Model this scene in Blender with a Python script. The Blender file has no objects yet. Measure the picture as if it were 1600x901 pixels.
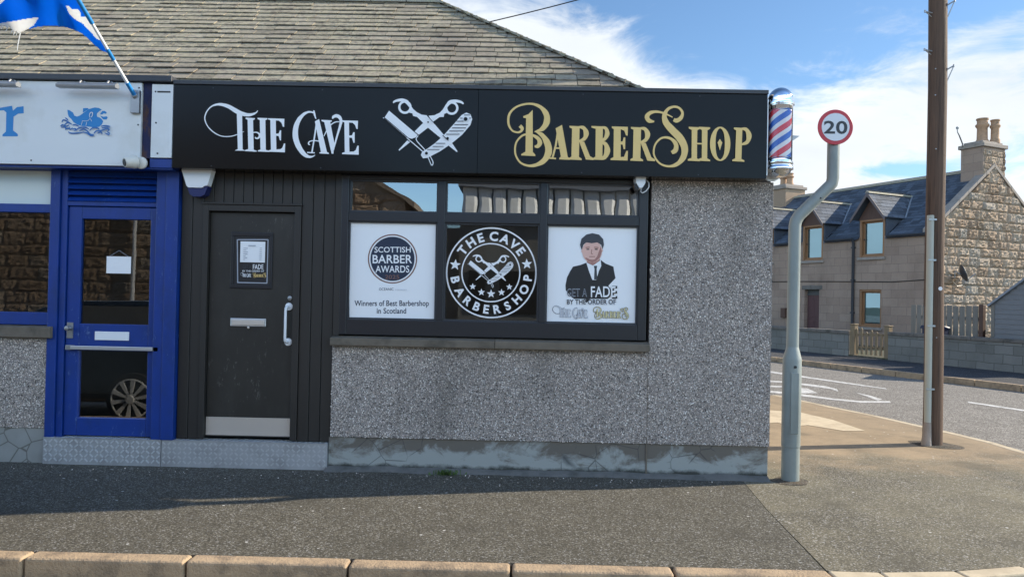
import bpy, bmesh, math, random
from math import sin, cos, tan, pi, radians, atan2, sqrt
from mathutils import Vector, Matrix, noise
from mathutils.geometry import tessellate_polygon
random.seed(7)
S = bpy.context.scene
COL = S.collection

# ---------------------------------------------------------------- camera
FPX, CX, CY = 1150.0, 800.0, 450.5            # focal length and centre of the 1600 px wide photograph
YAW, PITCH, ROLL = -0.0123, 0.011, 0.0204
CAMP = Vector((0, -6.5, 1.56))
_f = Vector((sin(YAW)*cos(PITCH), cos(YAW)*cos(PITCH), sin(PITCH)))
_r = Vector((cos(YAW), -sin(YAW), 0)); _d = _f.cross(_r)
if _d.z > 0: _d = -_d
CR = _r*cos(ROLL) - _d*sin(ROLL); CD = _r*sin(ROLL) + _d*cos(ROLL)
cam = bpy.data.objects.new('camera', bpy.data.cameras.new('camera')); COL.objects.link(cam)
cam.matrix_world = Matrix(((CR.x, -CD.x, -_f.x, CAMP.x), (CR.y, -CD.y, -_f.y, CAMP.y), (CR.z, -CD.z, -_f.z, CAMP.z), (0, 0, 0, 1)))
cam.data.sensor_width = 36; cam.data.lens = 36*FPX/1600; cam.data.clip_end = 2000; cam.data.clip_start = .05
S.camera = cam

# ---------------------------------------------------------------- light
SUN_AZ, SUN_EL = radians(12.5), radians(29)     # azimuth from +X towards +Y
W = bpy.data.worlds.new('World'); S.world = W; W.use_nodes = True
nt = W.node_tree; N = nt.nodes; L = nt.links; N.clear()
def wn(t, **k):
    n = N.new(t)
    for a, b in k.items(): setattr(n, a, b)
    return n
sky = wn('ShaderNodeTexSky', sky_type='NISHITA', sun_disc=False)
sky.sun_elevation = SUN_EL; sky.sun_rotation = pi/2 - SUN_AZ; sky.air_density = 1.0; sky.dust_density = .15; sky.ozone_density = 2.0
tc = wn('ShaderNodeTexCoord')
sep = wn('ShaderNodeSeparateXYZ'); L.new(tc.outputs['Generated'], sep.inputs[0])
def wmath(op, a, b=None, c=None, clamp=False):
    n = wn('ShaderNodeMath', operation=op); n.use_clamp = clamp
    for i, v in enumerate((a, b, c)):
        if v is None: continue
        if isinstance(v, (int, float)): n.inputs[i].default_value = v
        else: L.new(v, n.inputs[i])
    return n.outputs[0]
zz = wmath('ADD', wmath('MAXIMUM', sep.outputs[2], 0.0), .22)
px_ = wmath('DIVIDE', sep.outputs[0], zz); py_ = wmath('DIVIDE', sep.outputs[1], zz)
cmb = wn('ShaderNodeCombineXYZ'); L.new(px_, cmb.inputs[0]); L.new(py_, cmb.inputs[1]); L.new(sep.outputs[2], cmb.inputs[2])
def wnoise(scale, detail, rough, off=(0, 0, 0), dist=0.0, stretch=(1, 1, 1)):
    mp = wn('ShaderNodeMapping'); mp.inputs['Location'].default_value = off; mp.inputs['Scale'].default_value = stretch
    L.new(cmb.outputs[0], mp.inputs[0])
    n = wn('ShaderNodeTexNoise'); n.inputs['Scale'].default_value = scale; n.inputs['Detail'].default_value = detail
    n.inputs['Roughness'].default_value = rough; n.inputs['Distortion'].default_value = dist
    L.new(mp.outputs[0], n.inputs['Vector']); return n.outputs[0]
n1 = wnoise(.75, 8, .58, (3.1, 1.7, 0), .3)
n2 = wnoise(3.0, 10, .66, (0, 4, 2), .8)
elev = sep.outputs[2]
# cloud cover grows towards the horizon, with two clear holes of blue
low = wmath('MULTIPLY', wmath('SUBTRACT', .19, elev), .75)
def hole(az, el, ra, re, amt):
    v = (cos(radians(el))*sin(radians(az)), cos(radians(el))*cos(radians(az)), sin(radians(el)))
    dx = wmath('DIVIDE', wmath('SUBTRACT', sep.outputs[0], v[0]), ra); dz = wmath('DIVIDE', wmath('SUBTRACT', sep.outputs[2], v[2]), re)
    d2 = wmath('ADD', wmath('MULTIPLY', dx, dx), wmath('MULTIPLY', dz, dz))
    return wmath('MULTIPLY', wmath('POWER', 2.718, wmath('MULTIPLY', d2, -1.0)), amt)
HOLES = [(19, 20.5, .12, .05, -.15), (33, 21, .08, .05, -.16), (9, 13.5, .09, .035, .30), (0, 18, .09, .06, .30), (23, 13.5, .05, .035, .12), (31, 12, .08, .035, .12), (27, 9.2, .05, .010, -.22), (17, 10, .10, .03, .16), (6, 17, .08, .05, .12), (30, 17, .05, .02, .08)]
cov = wmath('ADD', wmath('ADD', wmath('MULTIPLY', n1, .95), wmath('MULTIPLY', n2, .52)), low)
front = wmath('GREATER_THAN', sep.outputs[1], 0.0)
hs = None
for h in HOLES:
    v = hole(*h); hs = v if hs is None else wmath('ADD', hs, v)
cov = wmath('ADD', cov, wmath('MULTIPLY', hs, front))
lowback = wmath('MULTIPLY', wmath('SUBTRACT', 1.0, front), wmath('LESS_THAN', elev, .36))
cov = wmath('SUBTRACT', wmath('ADD', cov, wmath('MULTIPLY', wmath('SUBTRACT', 1.0, front), .12)), wmath('MULTIPLY', lowback, .45))
cl = wn('ShaderNodeMapRange', interpolation_type='SMOOTHSTEP'); cl.inputs[1].default_value = .54; cl.inputs[2].default_value = .74
L.new(cov, cl.inputs[0])
shade = wn('ShaderNodeMapRange'); shade.inputs[1].default_value = .3; shade.inputs[2].default_value = .7; shade.inputs[3].default_value = .86; shade.inputs[4].default_value = 1.05
L.new(wnoise(1.7, 6, .55, (7, 2, 1)), shade.inputs[0])
CLOUD = 6.6
ccol = wn('ShaderNodeMix', data_type='RGBA', blend_type='MULTIPLY'); ccol.inputs[0].default_value = 1
ccol.inputs[6].default_value = (CLOUD*.94, CLOUD*1.0, CLOUD*1.06, 1)
L.new(shade.outputs[0], ccol.inputs[7])
tint = wn('ShaderNodeMix', data_type='RGBA', blend_type='MULTIPLY'); tint.inputs[0].default_value = 1; tint.inputs[7].default_value = (.79, .93, 1.03, 1)
L.new(sky.outputs[0], tint.inputs[6])
smix = wn('ShaderNodeMix', data_type='RGBA'); L.new(cl.outputs[0], smix.inputs[0]); L.new(tint.outputs[2], smix.inputs[6]); L.new(ccol.outputs[2], smix.inputs[7])
# clearer sky behind the camera, with added gain to fill the shaded front
back = wn('ShaderNodeMapRange', interpolation_type='SMOOTHSTEP'); back.inputs[1].default_value = .1; back.inputs[2].default_value = -.55; back.inputs[3].default_value = 1.0; back.inputs[4].default_value = 2.4
L.new(sep.outputs[1], back.inputs[0])
bg = wn('ShaderNodeBackground'); L.new(wmath('MULTIPLY', back.outputs[0], .10), bg.inputs[1]); L.new(smix.outputs[2], bg.inputs[0])
wo = wn('ShaderNodeOutputWorld'); L.new(bg.outputs[0], wo.inputs[0])

sl = bpy.data.lights.new('sun', 'SUN'); sl.energy = 5.0; sl.angle = radians(.5); sl.color = (1, .90, .74)
so = bpy.data.objects.new('sun', sl); COL.objects.link(so)
SUNV = Vector((cos(SUN_EL)*cos(SUN_AZ), cos(SUN_EL)*sin(SUN_AZ), sin(SUN_EL)))
so.rotation_euler = SUNV.to_track_quat('Z', 'Y').to_euler(); so.location = SUNV*60
vs = S.view_settings; vs.view_transform = 'Standard'; vs.look = 'None'; vs.gamma = 1; vs.use_curve_mapping = False; vs.exposure = .74
S.cycles.max_bounces = 8; S.cycles.transparent_max_bounces = 12

# ---------------------------------------------------------------- measuring help
def ray(px, py): return _f + CR*((px-CX)/FPX) + CD*((py-CY)/FPX)
def on_wall(px, py, y=0.0):
    "point of the upright plane Y = y that the photograph shows at px, py: (x, z)"
    v = ray(px, py); k = (y-CAMP.y)/v.y; p = CAMP + v*k; return (p.x, p.z)
def on_ground(px, py, z=0.0):
    v = ray(px, py); k = (z-CAMP.z)/v.z; p = CAMP + v*k; return (p.x, p.y)

# ---------------------------------------------------------------- things
OFF = {}
def thing(name, label, cat, loc=(0, 0, 0), rotz=0.0, group=None, local=False):
    o = bpy.data.objects.new(name, None); COL.objects.link(o); o.empty_display_size = .2
    o.location = loc; o.rotation_euler = (0, 0, rotz)
    o['label'] = label; o['category'] = cat
    if group: o['group'] = group
    OFF[o.name] = Vector((0, 0, 0)) if local else Vector(loc)
    return o
def tag(o, label, cat, group=None):
    o['label'] = label; o['category'] = cat
    if group: o['group'] = group
    return o
def copy_tree(o, parent=None):
    c = o.copy(); COL.objects.link(c); c.parent = parent
    OFF[c.name] = OFF.get(o.name, Vector())
    for ch in list(o.children): copy_tree(ch, c)
    return c

class MB:
    def __init__(s): s.v = []; s.f = []; s.m = []
    def add(s, vs, fs, m=0):
        b = len(s.v); s.v += [tuple(p) for p in vs]; s.f += [tuple(b+i for i in f) for f in fs]; s.m += [m]*len(fs); return s
    def box(s, x0, x1, y0, y1, z0, z1, m=0):
        return s.add([(x0,y0,z0),(x1,y0,z0),(x1,y1,z0),(x0,y1,z0),(x0,y0,z1),(x1,y0,z1),(x1,y1,z1),(x0,y1,z1)],
                     [(0,3,2,1),(4,5,6,7),(0,1,5,4),(1,2,6,5),(2,3,7,6),(3,0,4,7)], m)
    def obox(s, c, ax, ay, az, m=0):
        "box from centre and three half-axis vectors"
        c = Vector(c); ax = Vector(ax); ay = Vector(ay); az = Vector(az)
        P = [c+ax*i+ay*j+az*k for k in (-1,1) for j in (-1,1) for i in (-1,1)]
        return s.add(P, [(0,2,3,1),(4,5,7,6),(0,1,5,4),(1,3,7,5),(3,2,6,7),(2,0,4,6)], m)
    def prism(s, poly, fa, fb, m=0):
        "poly: 2D points; fa, fb map a 2D point to the two end faces"
        n = len(poly); tri = tessellate_polygon([[Vector((p[0], p[1], 0)) for p in poly]])
        s.add([fa(*p) for p in poly], [tuple(t) for t in tri], m); s.add([fb(*p) for p in poly], [tuple(reversed(t)) for t in tri], m)
        P = [fa(*p) for p in poly]+[fb(*p) for p in poly]
        return s.add(P, [(i, (i+1) % n, n+(i+1) % n, n+i) for i in range(n)], m)
    def tube(s, pts, rad, n=10, m=0, caps=True):
        pts = [Vector(p) for p in pts]; rad = rad if isinstance(rad, (list, tuple)) else [rad]*len(pts)
        b = len(s.v); up = None; k = len(pts)
        for i, p in enumerate(pts):
            t = (pts[min(i+1, k-1)]-pts[max(i-1, 0)]).normalized()
            if up is None: up = Vector((0, 0, 1)) if abs(t.z) < .9 else Vector((0, 1, 0))
            a = t.cross(up).normalized(); c = a.cross(t).normalized(); up = c
            for j in range(n):
                q = 2*pi*j/n; s.v.append(tuple(p+a*(rad[i]*cos(q))+c*(rad[i]*sin(q))))
        for i in range(k-1):
            for j in range(n):
                s.f.append((b+i*n+j, b+i*n+(j+1) % n, b+(i+1)*n+(j+1) % n, b+(i+1)*n+j)); s.m.append(m)
        if caps:
            s.f.append(tuple(b+j for j in reversed(range(n)))); s.m.append(m)
            s.f.append(tuple(b+(k-1)*n+j for j in range(n))); s.m.append(m)
        return s
    def lathe(s, prof, c, n=24, m=0, axis='z'):
        b = len(s.v); c = Vector(c)
        for r, h in prof:
            for j in range(n):
                q = 2*pi*j/n
                if axis == 'z': p = Vector((r*cos(q), r*sin(q), h))
                elif axis == 'y': p = Vector((r*cos(q), -h, r*sin(q)))
                else: p = Vector((h, r*cos(q), r*sin(q)))
                s.v.append(tuple(c+p))
        k = len(prof)
        for i in range(k-1):
            for j in range(n):
                s.f.append((b+i*n+j, b+i*n+(j+1) % n, b+(i+1)*n+(j+1) % n, b+(i+1)*n+j)); s.m.append(m)
        s.f.append(tuple(b+j for j in reversed(range(n)))); s.m.append(m)
        s.f.append(tuple(b+(k-1)*n+j for j in range(n))); s.m.append(m)
        return s
    def build(s, name, mat, parent=None, bevel=0, smooth=False, label=None, kind=None, seg=2):
        me = bpy.data.meshes.new(name); off = OFF.get(parent.name, Vector()) if parent else Vector()
        me.from_pydata([tuple(Vector(v)-off) for v in s.v], [], s.f); me.update()
        for mt in (mat if isinstance(mat, (list, tuple)) else [mat]): me.materials.append(mt)
        me.polygons.foreach_set('material_index', s.m)
        o = bpy.data.objects.new(name, me); COL.objects.link(o)
        bm = bmesh.new(); bm.from_mesh(me); bmesh.ops.recalc_face_normals(bm, faces=bm.faces); bm.to_mesh(me); bm.free()
        if smooth:
            me.polygons.foreach_set('use_smooth', [True]*len(me.polygons))
            me.set_sharp_from_angle(angle=radians(smooth if smooth is not True else 40))
        if bevel:
            md = o.modifiers.new('bevel', 'BEVEL'); md.width = bevel; md.segments = seg; md.limit_method = 'ANGLE'; md.angle_limit = radians(40)
        if parent: o.parent = parent; OFF[o.name] = off
        if label: o['label'] = label
        if kind: o['kind'] = kind
        return o
def pieces(mb, name, mat, parent, **k):
    "one object for each separate piece of the builder"
    par = list(range(len(mb.v)))
    def root(i):
        while par[i] != i: par[i] = par[par[i]]; i = par[i]
        return i
    key = {}
    for i, v in enumerate(mb.v):
        q = tuple(round(c, 5) for c in v)
        if q in key: par[root(i)] = root(key[q])
        else: key[q] = i
    for f in mb.f:
        for i in f[1:]: par[root(i)] = root(f[0])
    grp = {}
    for f, m in zip(mb.f, mb.m): grp.setdefault(root(f[0]), []).append((f, m))
    for fs in grp.values():
        use = sorted({i for f, _ in fs for i in f}); mp = {i: j for j, i in enumerate(use)}
        b = MB(); b.v = [mb.v[i] for i in use]; b.f = [tuple(mp[i] for i in f) for f, _ in fs]; b.m = [m for _, m in fs]; b.build(name, mat, parent, **k)
def struct(name, mb, mat, **k): return mb.build(name, mat, None, kind='structure', **k)

# ---------------------------------------------------------------- materials
class Mat:
    def __init__(s, name):
        s.m = bpy.data.materials.new(name); s.m.use_nodes = True; s.t = s.m.node_tree
        s.b = s.t.nodes['Principled BSDF']; s.out = s.t.nodes['Material Output']; s.co = None
    def n(s, typ, **k):
        q = s.t.nodes.new(typ)
        for a, b in k.items(): setattr(q, a, b)
        return q
    def link(s, a, b): s.t.links.new(a, b)
    def coord(s):
        if s.co is None: s.co = s.n('ShaderNodeTexCoord').outputs['Object']
        return s.co
    def mapped(s, sc=(1, 1, 1), rot=(0, 0, 0), loc=(0, 0, 0)):
        q = s.n('ShaderNodeMapping'); q.inputs['Scale'].default_value = sc; q.inputs['Rotation'].default_value = rot; q.inputs['Location'].default_value = loc
        s.link(s.coord(), q.inputs[0]); return q.outputs[0]
    def noise(s, scale, detail=4, rough=.55, sc=(1, 1, 1), loc=(0, 0, 0), dist=0):
        q = s.n('ShaderNodeTexNoise'); q.inputs['Scale'].default_value = scale; q.inputs['Detail'].default_value = detail
        q.inputs['Roughness'].default_value = rough; q.inputs['Distortion'].default_value = dist
        s.link(s.mapped(sc, loc=loc), q.inputs['Vector']); return q.outputs[0]
    def voro(s, scale, feature='F1', sc=(1, 1, 1), rnd=1.0):
        q = s.n('ShaderNodeTexVoronoi', feature=feature); q.inputs['Scale'].default_value = scale; q.inputs['Randomness'].default_value = rnd
        s.link(s.mapped(sc), q.inputs['Vector']); return q
    def ramp(s, fac, stops, interp='LINEAR'):
        q = s.n('ShaderNodeValToRGB'); e = q.color_ramp.elements; q.color_ramp.interpolation = interp
        while len(e) < len(stops): e.new(.5)
        for el, (p, c) in zip(e, stops):
            el.position = p; el.color = (*c, 1) if isinstance(c, (tuple, list)) else (c, c, c, 1)
        s.link(fac, q.inputs[0]); return q.outputs[0]
    def mix(s, fac, a, b, mode='MIX'):
        q = s.n('ShaderNodeMix', data_type='RGBA', blend_type=mode)
        for v, i in ((fac, 0), (a, 6), (b, 7)):
            if isinstance(v, (int, float)): q.inputs[i].default_value = v if i == 0 else (v, v, v, 1)
            elif isinstance(v, (tuple, list)): q.inputs[i].default_value = (*v, 1)
            else: s.link(v, q.inputs[i])
        return q.outputs[2]
    def math(s, op, a, b=0.0, clamp=False):
        q = s.n('ShaderNodeMath', operation=op); q.use_clamp = clamp
        for i, v in enumerate((a, b)):
            if isinstance(v, (int, float)): q.inputs[i].default_value = v
            else: s.link(v, q.inputs[i])
        return q.outputs[0]
    def xyz(s):
        q = s.n('ShaderNodeSeparateXYZ'); s.link(s.coord(), q.inputs[0]); return q.outputs
    def island(s): return s.n('ShaderNodeNewGeometry').outputs['Random Per Island']
    def bump(s, h, strength=.3, dist=.01):
        q = s.n('ShaderNodeBump'); q.inputs['Strength'].default_value = strength; q.inputs['Distance'].default_value = dist
        if 'Normal' in s.b.inputs and s.b.inputs['Normal'].is_linked: s.link(s.b.inputs['Normal'].links[0].from_socket, q.inputs['Normal'])
        s.link(h, q.inputs['Height']); s.link(q.outputs[0], s.b.inputs['Normal']); return s
    def set(s, col=None, rough=.6, metal=0, spec=.5, coat=0):
        if col is not None:
            if isinstance(col, (tuple, list)): s.b.inputs['Base Color'].default_value = (*col, 1)
            else: s.link(col, s.b.inputs['Base Color'])
        if isinstance(rough, (int, float)): s.b.inputs['Roughness'].default_value = rough
        else: s.link(rough, s.b.inputs['Roughness'])
        s.b.inputs['Metallic'].default_value = metal; s.b.inputs['Specular IOR Level'].default_value = spec
        s.b.inputs['Coat Weight'].default_value = coat; s.b.inputs['Coat Roughness'].default_value = .12
        return s
def paint(name, col, rough=.5, var=.12, vscale=6, bump=.08, bscale=40, metal=0, spec=.5, coat=0, sc=(1, 1, 1), dirt=None, dscale=3, damt=.5, scuff=None):
    s = Mat(name); a = tuple(c*(1-var) for c in col); b = tuple(min(1, c*(1+var)) for c in col)
    c = s.mix(s.noise(vscale, 5, .6, sc), a, b)
    if dirt: 
        f = s.ramp(s.noise(dscale, 7, .65, sc, (5, 3, 1)), [(.48, 0.0), (.72, damt)]); c = s.mix(f, c, dirt)
    if scuff: c = s.mix(s.math('MULTIPLY', s.ramp(s.noise(26, 8, .8, (1, 1, .35), (2, 7, 3)), [(.585, 0.0), (.64, .9)]), s.ramp(s.noise(2.2, 4), [(.48, 0.0), (.62, 1.0)])), c, scuff)
    s.set(c, rough, metal, spec, coat)
    if bump: s.bump(s.noise(bscale, 3, .6, sc), bump, .01)
    return s.m

M = {}
# roughcast: small stones thrown on wet render
def roughcast(name, pebble):
    s = Mat(name)
    if pebble:
        c = s.ramp(s.island(), [(0, (.03, .024, .021)), (.18, (.13, .107, .09)), (.38, (.37, .305, .255)), (.66, (.59, .50, .43)), (.88, (.80, .71, .63)), (1, (.94, .90, .84))])
    else: c = s.mix(s.noise(60, 4), (.20, .18, .165), (.34, .31, .285))
    st = s.noise(1.15, 6, .62, (1.6, 1.6, .4), (2.45, 0, 0)); c = s.mix(s.ramp(st, [(.5, 0.0), (.72, .38)]), c, (.06, .056, .046))
    s.set(c, .82, spec=.3); return s.m
M['roughcast'] = roughcast('render_coat', False); M['pebbles'] = roughcast('pebbledash', True)
# tarmac
def tarmac(name, lo, hi, tint=None, scale=110, speck=.46, tscale=.7, back=None):
    s = Mat(name); v = s.voro(scale)
    sp = s.n('ShaderNodeSeparateColor'); s.link(v.outputs['Color'], sp.inputs[0])
    c = s.ramp(sp.outputs[0], [(0, tuple(x*.45 for x in lo)), (.45, lo), (.85, hi), (1, (speck, speck*.97, speck*.92))])
    c = s.mix(s.ramp(v.outputs['Distance'], [(.3, 0.0), (.7, .55)]), c, tuple(x*.3 for x in lo))
    if tint: c = s.mix(s.ramp(s.noise(tscale, 6, .62, (1, 1, 1), (1, 2, 0)), [(.40, 0.0), (.68, .45 if back else .75)]), c, tint)
    if back: c = s.mix(s.ramp(s.math('ADD', s.math('MULTIPLY', s.math('ADD', s.xyz()[1], .35), .42), s.math('MULTIPLY', s.math('SUBTRACT', s.noise(1.3, 7, .7), .5), 1.6)), [(.3, 0.0), (.75, .8)]), c, back)
    c = s.mix(s.ramp(s.noise(2.3, 6, .7), [(.40, 0.0), (.75, .45)]), c, tuple(x*.5 for x in lo))
    c = s.mix(s.ramp(s.voro(1.3, 'SMOOTH_F1').outputs['Distance'], [(.10, .4), (.20, 0.0)]), c, tuple(x*.55 for x in lo))
    chip = s.voro(6.5); cp = s.n('ShaderNodeSeparateColor'); s.link(chip.outputs['Color'], cp.inputs[0])
    c = s.mix(s.math('MULTIPLY', s.ramp(chip.outputs['Distance'], [(.05, 1.0), (.075, 0.0)]), s.ramp(cp.outputs[1], [(.5, 0.0), (.52, .8)])), c, (.62, .60, .56))
    s.set(c, .9, spec=.25); s.bump(v.outputs['Distance'], -.8, .008); s.bump(s.noise(7, 4), .3, .02); return s
M['pavement'] = tarmac('old_tarmac', (.108, .096, .073), (.195, .176, .134), speck=.36).m
M['corner'] = tarmac('stained_tarmac', (.135, .119, .086), (.26, .23, .17), (.27, .235, .15), back=(.34, .25, .155)).m
M['road'] = tarmac('road_chippings', (.21, .19, .165), (.42, .385, .335), None, 70).m
M['dark_tarmac'] = tarmac('dark_tarmac', (.05, .05, .055), (.1, .1, .105), None, 110, .25).m
M['ground'] = tarmac('earth', (.10, .09, .07), (.18, .16, .12), (.06, .08, .03), 30, .3).m
M['concrete'] = paint('worn_concrete', (.50, .41, .28), .9, .25, 9, .3, 60, dirt=(.30, .23, .15), dscale=2.2, damt=.9)
M['kerb'] = paint('kerb_granite', (.40, .285, .175), .88, .28, 11, .9, 70, dirt=(.10, .08, .06), dscale=5, damt=.85)
M['sill'] = paint('weathered_sill', (.15, .125, .095), .9, .25, 10, .4, 70, dirt=(.05, .045, .035), dscale=5, damt=.8)
M['mortar_fillet'] = paint('mortar_fillet', (.13, .125, .115), .9, .3, 8, .5, 30, dirt=(.04, .045, .035), dscale=5, damt=.8)
def plinth():
    s = Mat('flaking_plinth'); z = s.xyz()[2]
    n = s.noise(3.2, 8, .68, (1, 1, 1.6), (1.3, 0, 0), .6); n2 = s.noise(7, 6, .7, (1, 1, 1))
    h = s.math('ADD', s.math('MULTIPLY', s.math('SUBTRACT', .235, z), 3.2), s.math('MULTIPLY', s.math('SUBTRACT', n, .5), 2.2))
    f = s.ramp(s.math('ADD', h, s.math('MULTIPLY', s.math('SUBTRACT', n2, .5), .6)), [(-.0, 0.0), (.32, 1.0)])
    c = s.mix(f, (.14, .125, .105), (.31, .325, .305))
    low = s.ramp(s.math('ADD', z, s.math('MULTIPLY', s.math('SUBTRACT', n2, .5), .11)), [(.035, 1.0), (.07, 0.0)])
    c = s.mix(low, c, (.05, .052, .045))
    cr = s.voro(4.5, 'DISTANCE_TO_EDGE'); c = s.mix(s.math('MULTIPLY', s.ramp(cr.outputs['Distance'], [(.0, .8), (.02, 0.0)]), s.ramp(s.noise(2.1, 3), [(.5, 0.0), (.56, 1.0)])), c, (.05, .05, .05))
    s.set(c, .88, spec=.3); s.bump(f, .35, .006); s.bump(s.noise(40, 4), .3, .006); return s.m
M['plinth'] = plinth()
def crazed():
    s = Mat('crazed_plinth'); cr = s.voro(5.5, 'DISTANCE_TO_EDGE')
    c = s.mix(s.ramp(cr.outputs['Distance'], [(.008, .8), (.035, 0.0)]), s.mix(s.noise(6, 5), (.20, .20, .185), (.32, .325, .31)), (.09, .085, .07))
    s.set(c, .88); s.bump(cr.outputs['Distance'], .5, .01); return s.m
M['crazed'] = crazed()
def boards(name, col, rough, pitch, axis='x', lichen=None):
    s = Mat(name); c = s.mix(s.noise(5, 6, .6, (3, 3, .4)), tuple(v*.8 for v in col), tuple(v*1.25 for v in col))
    scr = s.ramp(s.noise(22, 6, .75, (1, 1, .25), (3, 1, 2)), [(.66, 0.0), (.80, .45)]); c = s.mix(scr, c, tuple(min(1, v*2.5+.03) for v in col))
    s.set(c, rough); s.bump(s.noise(30, 4, .6, (2, 2, .2)), .15, .006); return s.m
M['black_boards'] = boards('black_painted_boards', (.021, .0185, .016), .5, .085)
M['black_door'] = paint('black_painted_door', (.019, .0175, .0145), .48, .3, 3, .12, 14, sc=(1, 1, .5), dirt=(.045, .042, .036), dscale=3.5, damt=.5, scuff=(.10, .095, .085))
M['black_frame'] = paint('black_window_frame', (.016, .017, .021), .35, .15, 6, .04)
M['blue'] = paint('royal_blue_paint', (.003, .034, .215), .42, .22, 4, .12, 22, sc=(1, 1, .5), dirt=(.006, .03, .13), dscale=6, damt=.7, scuff=(.10, .17, .34))
M['rust'] = (lambda s: s.set(s.mix(s.ramp(s.noise(9, 7, .7, (1, 1, .5)), [(.48, 0.0), (.6, 1.0)]), (.012, .016, .06), s.mix(s.noise(25, 4), (.10, .045, .02), (.05, .03, .03))), .8).bump(s.noise(30, 5), .5, .01).m)(Mat('rusty_blue_steel'))
M['fascia'] = paint('black_fascia_panel', (.011, .0095, .0085), .2, .15, 2, .03, 3, coat=.0, spec=.2)
M['trim'] = paint('dark_metal_trim', (.035, .038, .045), .45, .15)
M['white_panel'] = paint('white_sign_panel', (.66, .68, .68), .4, .04, 2, .02, dirt=(.44, .43, .36), dscale=1.6, damt=.5)
M['white'] = paint('white_vinyl', (.80, .81, .82), .5, .02, 4, 0)
M['poster'] = paint('poster_paper', (.82, .83, .84), .32, .015, 3, 0)
M['gold'] = paint('gold_vinyl', (.74, .52, .19), .5, .08, 5, 0)
M['gold_edge'] = paint('pale_gold_vinyl', (.62, .55, .30), .5, .05, 5, 0)
M['ink'] = paint('black_ink', (.012, .012, .014), .45, .05, 4, 0)
M['navy'] = paint('navy_ink', (.012, .025, .055), .45, .05, 4, 0)
M['brown_ink'] = paint('brown_ink', (.20, .10, .075), .5, .1, 4, 0)
M['grey_ink'] = paint('grey_ink', (.33, .35, .40), .5, .1, 4, 0)
M['pale_ink'] = paint('pale_grey_ink', (.60, .62, .66), .5, .05, 4, 0)
M['skin_ink'] = paint('flesh_ink', (.70, .43, .36), .5, .12, 9, 0)
M['shade_ink'] = paint('dark_flesh_ink', (.36, .17, .14), .5, .1, 9, 0)
M['slate_ink'] = paint('charcoal_ink', (.04, .045, .055), .5, .1, 9, 0)
M['sign_blue'] = paint('sign_blue_vinyl', (.012, .20, .50), .5, .05, 4, 0)
M['sign_dark_blue'] = paint('sign_dark_blue_vinyl', (.012, .12, .36), .5, .05, 4, 0)
M['alu'] = paint('aluminium', (.60, .61, .62), .42, .1, 9, .08, 60, metal=.85)
M['chequer'] = paint('chequer_plate', (.40, .41, .42), .45, .2, 5, .1, 40, metal=.35, dirt=(.16, .15, .14), dscale=4, damt=.6)
M['lozenge'] = paint('polished_lozenge', (.60, .62, .64), .35, .15, 6, .05, 40, metal=.4)
M['lozenge_worn'] = paint('worn_lozenge', (.48, .49, .50), .45, .2, 6, .05, 40, metal=.35)
M['kick'] = paint('brushed_kick_plate', (.66, .61, .55), .45, .12, 3, .05, 30, metal=.7, sc=(.3, 1, 1))
M['alloy'] = paint('silver_alloy', (.72, .72, .70), .3, .05, 6, 0, metal=.3)
M['chrome'] = paint('chrome', (.75, .76, .78), .07, .03, 4, 0, metal=1)
M['steel'] = paint('dull_steel', (.33, .34, .35), .45, .2, 8, .1, metal=.8)
M['galv'] = paint('galvanised_steel', (.235, .26, .245), .5, .16, 7, .1, 50, metal=.12, sc=(1, 1, .4), dirt=(.15, .165, .15), dscale=3, damt=.7)
M['conduit'] = paint('grey_conduit', (.38, .385, .33), .55, .1, 4, .05, sc=(1, 1, .3))
M['red_film'] = paint('red_sign_film', (.45, .022, .035), .4, .05, 5, 0)
M['white_film'] = paint('white_sign_film', (.62, .64, .66), .4, .04, 5, 0)
M['black_film'] = paint('black_sign_film', (.015, .016, .02), .4, .05, 5, 0)
M['cream_plastic'] = paint('cream_plastic', (.62, .60, .53), .45, .05, 9, 0)
M['white_plastic'] = paint('white_plastic', (.74, .76, .78), .4, .03, 6, 0)
M['blue_plastic'] = paint('dark_blue_plastic', (.012, .02, .10), .35, .1, 6, 0)
M['dark_plastic'] = paint('dark_plastic', (.012, .012, .014), .4, .1, 6, 0)
M['stripe_red'] = paint('red_stripe', (.78, .03, .045), .4, .03, 4, 0)
M['stripe_blue'] = paint('blue_stripe', (.025, .13, .55), .4, .03, 4, 0)
M['stripe_white'] = paint('white_stripe', (.90, .88, .86), .4, .03, 4, 0)
def cloth(name, col):
    s = Mat(name); s.set(s.mix(s.noise(8, 5), tuple(c*.85 for c in col), tuple(min(1, c*1.15) for c in col)), .85, spec=.2); s.bump(s.noise(120, 2), .1, .005)
    tl = s.n('ShaderNodeBsdfTranslucent'); tl.inputs[0].default_value = (*[min(1, c*1.3) for c in col], 1)
    mx = s.n('ShaderNodeMixShader'); mx.inputs[0].default_value = .5; s.link(s.b.outputs[0], mx.inputs[1]); s.link(tl.outputs[0], mx.inputs[2]); s.link(mx.outputs[0], s.out.inputs[0]); return s.m
M['flag_blue'] = cloth('flag_blue_cloth', (.003, .27, .72)); M['flag_white'] = cloth('flag_white_cloth', (.78, .78, .76))
def pole_wood():
    s = Mat('creosoted_pole'); c = s.mix(s.noise(6, 7, .65, (5, 5, .25)), (.05, .034, .025), (.165, .097, .062))
    c = s.mix(s.ramp(s.noise(16, 6, .7, (3, 3, .06)), [(.50, 0.0), (.64, .75)]), c, (.02, .014, .012))
    s.set(c, .75, spec=.3); s.bump(s.noise(14, 6, .7, (5, 5, .12)), .6, .015); return s.m
M['pole'] = pole_wood()
M['oak'] = paint('brown_window_wood', (.27, .135, .06), .5, .2, 5, .1, 30, sc=(2, 2, .4))
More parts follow.
